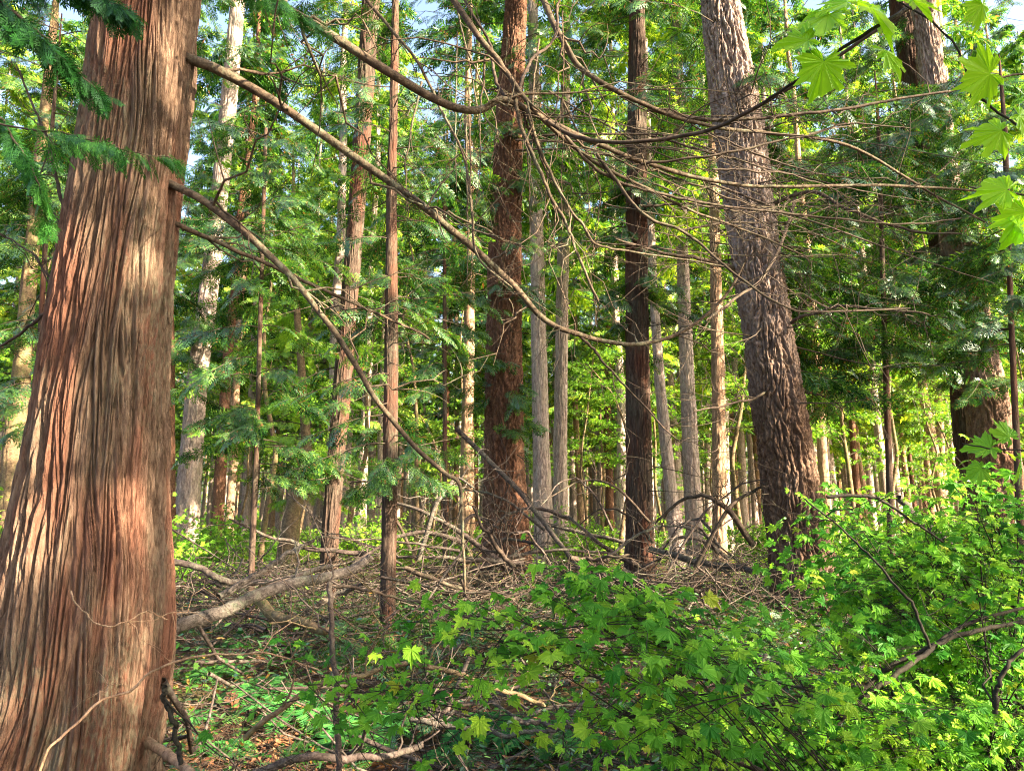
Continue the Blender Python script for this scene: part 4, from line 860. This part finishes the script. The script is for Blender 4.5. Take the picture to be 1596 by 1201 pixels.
tag(acc.build('twig_litter', [M['limb'], M['deadwood'], M['twig']]), 'fine twigs and sticks strewn over the forest floor', 'litter', kind='stuff')
# dead leaves / fronds
def simple_leaf(): # pointed oval with fold
    V = np.array([[0, 0, 0], [.3, .2, .03], [.65, .2, .02], [1, 0, -.05], [.65, -.2, .02], [.3, -.2, .03], [.5, 0, -.03]]); Fq = np.array([[0, 1, 6], [1, 2, 6], [2, 3, 6], [3, 4, 6], [4, 5, 6], [5, 0, 6]]); return V, Fq
OV = simple_leaf()
acc = Acc()
def scatter(tm, n, x, y, h, size, mi, tilt=.4, hh=0.02):
    p = np.stack([x, y, gh(x, y) + hh + rr.random(n) ** 1.5 * h], 1)
    v, q = put(tm, p, nrm(rr.normal(0, 1, (n, 3)) * [1, 1, .25]), nrm(UP + rr.normal(0, tilt, (n, 3))), size * rr.uniform(.5, 1.3, n)); acc.add(v, q, mi)
x, y = gpts(rr, 16000, 3, 18); scatter(OV, 16000, x, y, 0.05, 0.05, 0, .5)
x, y = gpts(rr, 2500, 3, 16); scatter(FR['far'], 2500, x, y, 0.05, 0.22, 0, .3)
tag(acc.build('leaf_litter', [M['deadleaf']]), 'russet dead leaves and cedar sprays on the forest floor', 'litter', kind='stuff')
# ground cover: patches of small leafy plants
acc = Acc()
def patches(n, tm, y0, y1, size, h, mi, thr, spread=.75, seed=4, right=0):
    x, y = gpts(rr, n, y0, y1, spread); k = perlin(x * .5 + 30, y * .5 + 50, seed=seed) + right * np.clip((x - .3) / 2, -.3, 1) > thr; x = x[k]; y = y[k]
    # cluster leaves by small plants
    scatter(tm, len(x), x, y, h, size, mi, .45, .04)
patches(24000, OV, 3.0, 13, 0.06, .3, 0, -.03, right=.35)
patches(2600, FR['mid'], 3.2, 13, 0.22, .15, 0, -.1, seed=7)
patches(9000, LEAF, 2.8, 8, 0.05, .3, 0, .0, seed=5, right=.35)
patches(5000, LEAF, 3, 12, 0.07, .45, 0, -.02, seed=6, right=.5)
patches(22000, OV, 7, 18, 0.08, .5, 0, -.02, seed=6)
patches(5000, FR['mid'], 7, 17, 0.28, .4, 0, -.05, seed=2)
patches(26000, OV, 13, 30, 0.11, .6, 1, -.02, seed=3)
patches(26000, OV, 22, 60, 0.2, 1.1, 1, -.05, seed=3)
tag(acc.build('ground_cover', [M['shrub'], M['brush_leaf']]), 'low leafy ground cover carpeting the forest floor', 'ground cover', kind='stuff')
# ferns
def fern_tmpl(seed):
    r = np.random.default_rng(seed); acc = Acc()
    for k in range(11):
        az = 2 * math.pi * k / 11 + r.uniform(-.2, .2); L = r.uniform(.45, .75); t = np.linspace(0, 1, 10)
        d = np.array([math.cos(az), math.sin(az), 0]); P = d * (L * t)[:, None] + UP * (L * (1.1 * t - 1.15 * t * t))[:, None]
        v, q = tubes(P[None], (0.004 * (1 - .7 * t))[None], 3); acc.add(v, q, 1, True)
        m = 26; tt = np.linspace(.12, .99, m); i = np.clip((tt * 9).astype(int), 0, 8); p0 = P[i] + (P[i + 1] - P[i]) * (tt * 9 - i)[:, None]; T_ = nrm(P[i + 1] - P[i])
        S = np.cross(UP, d)
        for sg in (1, -1):
            X_ = nrm(S * sg + T_ * .45 + UP * -.12); Zn = nrm(np.cross(T_, S) * -1 + r.normal(0, .12, (m, 3)))
            tm = (OV[0] * [1, .42, 1], OV[1])
            v, q = put(tm, p0, X_, Zn, L * .26 * np.sin(np.pi * (0.18 + .78 * tt)) ** .8); acc.add(v, q, 0)
    return acc
fp = []
for k in range(3):
    ob = fern_tmpl(k).build('fern', [M['cone'], M['twig']]); fp.append(ob)
seen = {}
def fz(px, py):
    return ('low fern ' + ('just right of the massive cedar base' if px < 480 and py > 950 else 'behind the grey log' if px < 480 else 'under the broad vine maple at the right' if px > 1250 else 'on dark ground below the slender trunk' if px < 780 else 'below the dark ribbed cedar under the low maple'))
for k, (px, py) in enumerate([(330, 1060), (410, 1090), (300, 1120), (370, 1010), (460, 1120), (350, 1160), (1480, 1040), (1540, 1090), (1420, 1090), (620, 1120), (560, 1150), (700, 1180), (440, 1030), (760, 1150), (1130, 1050), (1000, 1120), (340, 905), (380, 890), (300, 890), (860, 1160), (1290, 900)]):
    d = ray(px, py); s = -1.6 / d[2]; p = EYE + d * s
    ob = fp[k] if k < 3 else fp[k % 3].copy()
    if k >= 3: C.objects.link(ob)
    place(ob, (p[0], p[1], gh(p[0], p[1])), k * 1.7, (0.6 + 0.25 * math.sin(k * 2.1)) * (1 if p[1] < 12 else 1.6))
    tag(ob, ['', 'second ', 'third ', 'fourth ', 'fifth '][seen.setdefault(fz(px, py), []).__len__() % 5] + fz(px, py), 'fern', 'ferns on the forest floor'); seen[fz(px, py)].append(1)
# leafy bushes at middle distance (sunlit look in the leaf colour)
def bush_mesh(seed, nb=26, nl=40, ls=.11):
    r = np.random.default_rng(seed); a = Acc()
    for k in range(nb):
        az = r.uniform(0, 6.28); L = r.uniform(.5, 1.5); el = r.uniform(.3, 1.4)
        tgt = np.array([math.cos(az) * math.cos(el), math.sin(az) * math.cos(el), math.sin(el)]) * L
        leafy_branch(a, pin_branch(np.zeros(3), tgt, r, 10, .1), .008, .002, nl, ls, r, .3, tilt=.5, sides=3)
    return a
bp = [bush_mesh(k).build('leafy_bush', [M['brush_leaf'], M['twig']]) for k in range(3)]
rr = np.random.default_rng(15)
spots = [(300, 21), (350, 18), (400, 22), (270, 16), (330, 26), (450, 24), (20, 14), (60, 18), (560, 22), (640, 26), (700, 24), (740, 28), (900, 22), (940, 26), (1160, 20), (1330, 16), (1400, 14), (1450, 18), (1540, 14), (1350, 20), (1590, 12), (860, 26), (1050, 26), (480, 28), (590, 30), (380, 30), (-10, 22), (1280, 18), (1480, 22), (1420, 26)]
seen = {}
for k, (px, yd) in sorted(enumerate(spots), key=lambda e: (e[0] > 2, e[1][1])):
    x = (px - 798) / F * yd * 1.02; ob = bp[k] if k < 3 else bp[k % 3].copy()
    if k >= 3: C.objects.link(ob)
    place(ob, (x, yd, gh(x, yd)), rr.uniform(0, 6.3), rr.uniform(.8, 1.5)); tag(ob, rank(seen, px) + 'bright bush in the understorey ' + zone(px), 'bush', 'bushes in the sunny understorey')
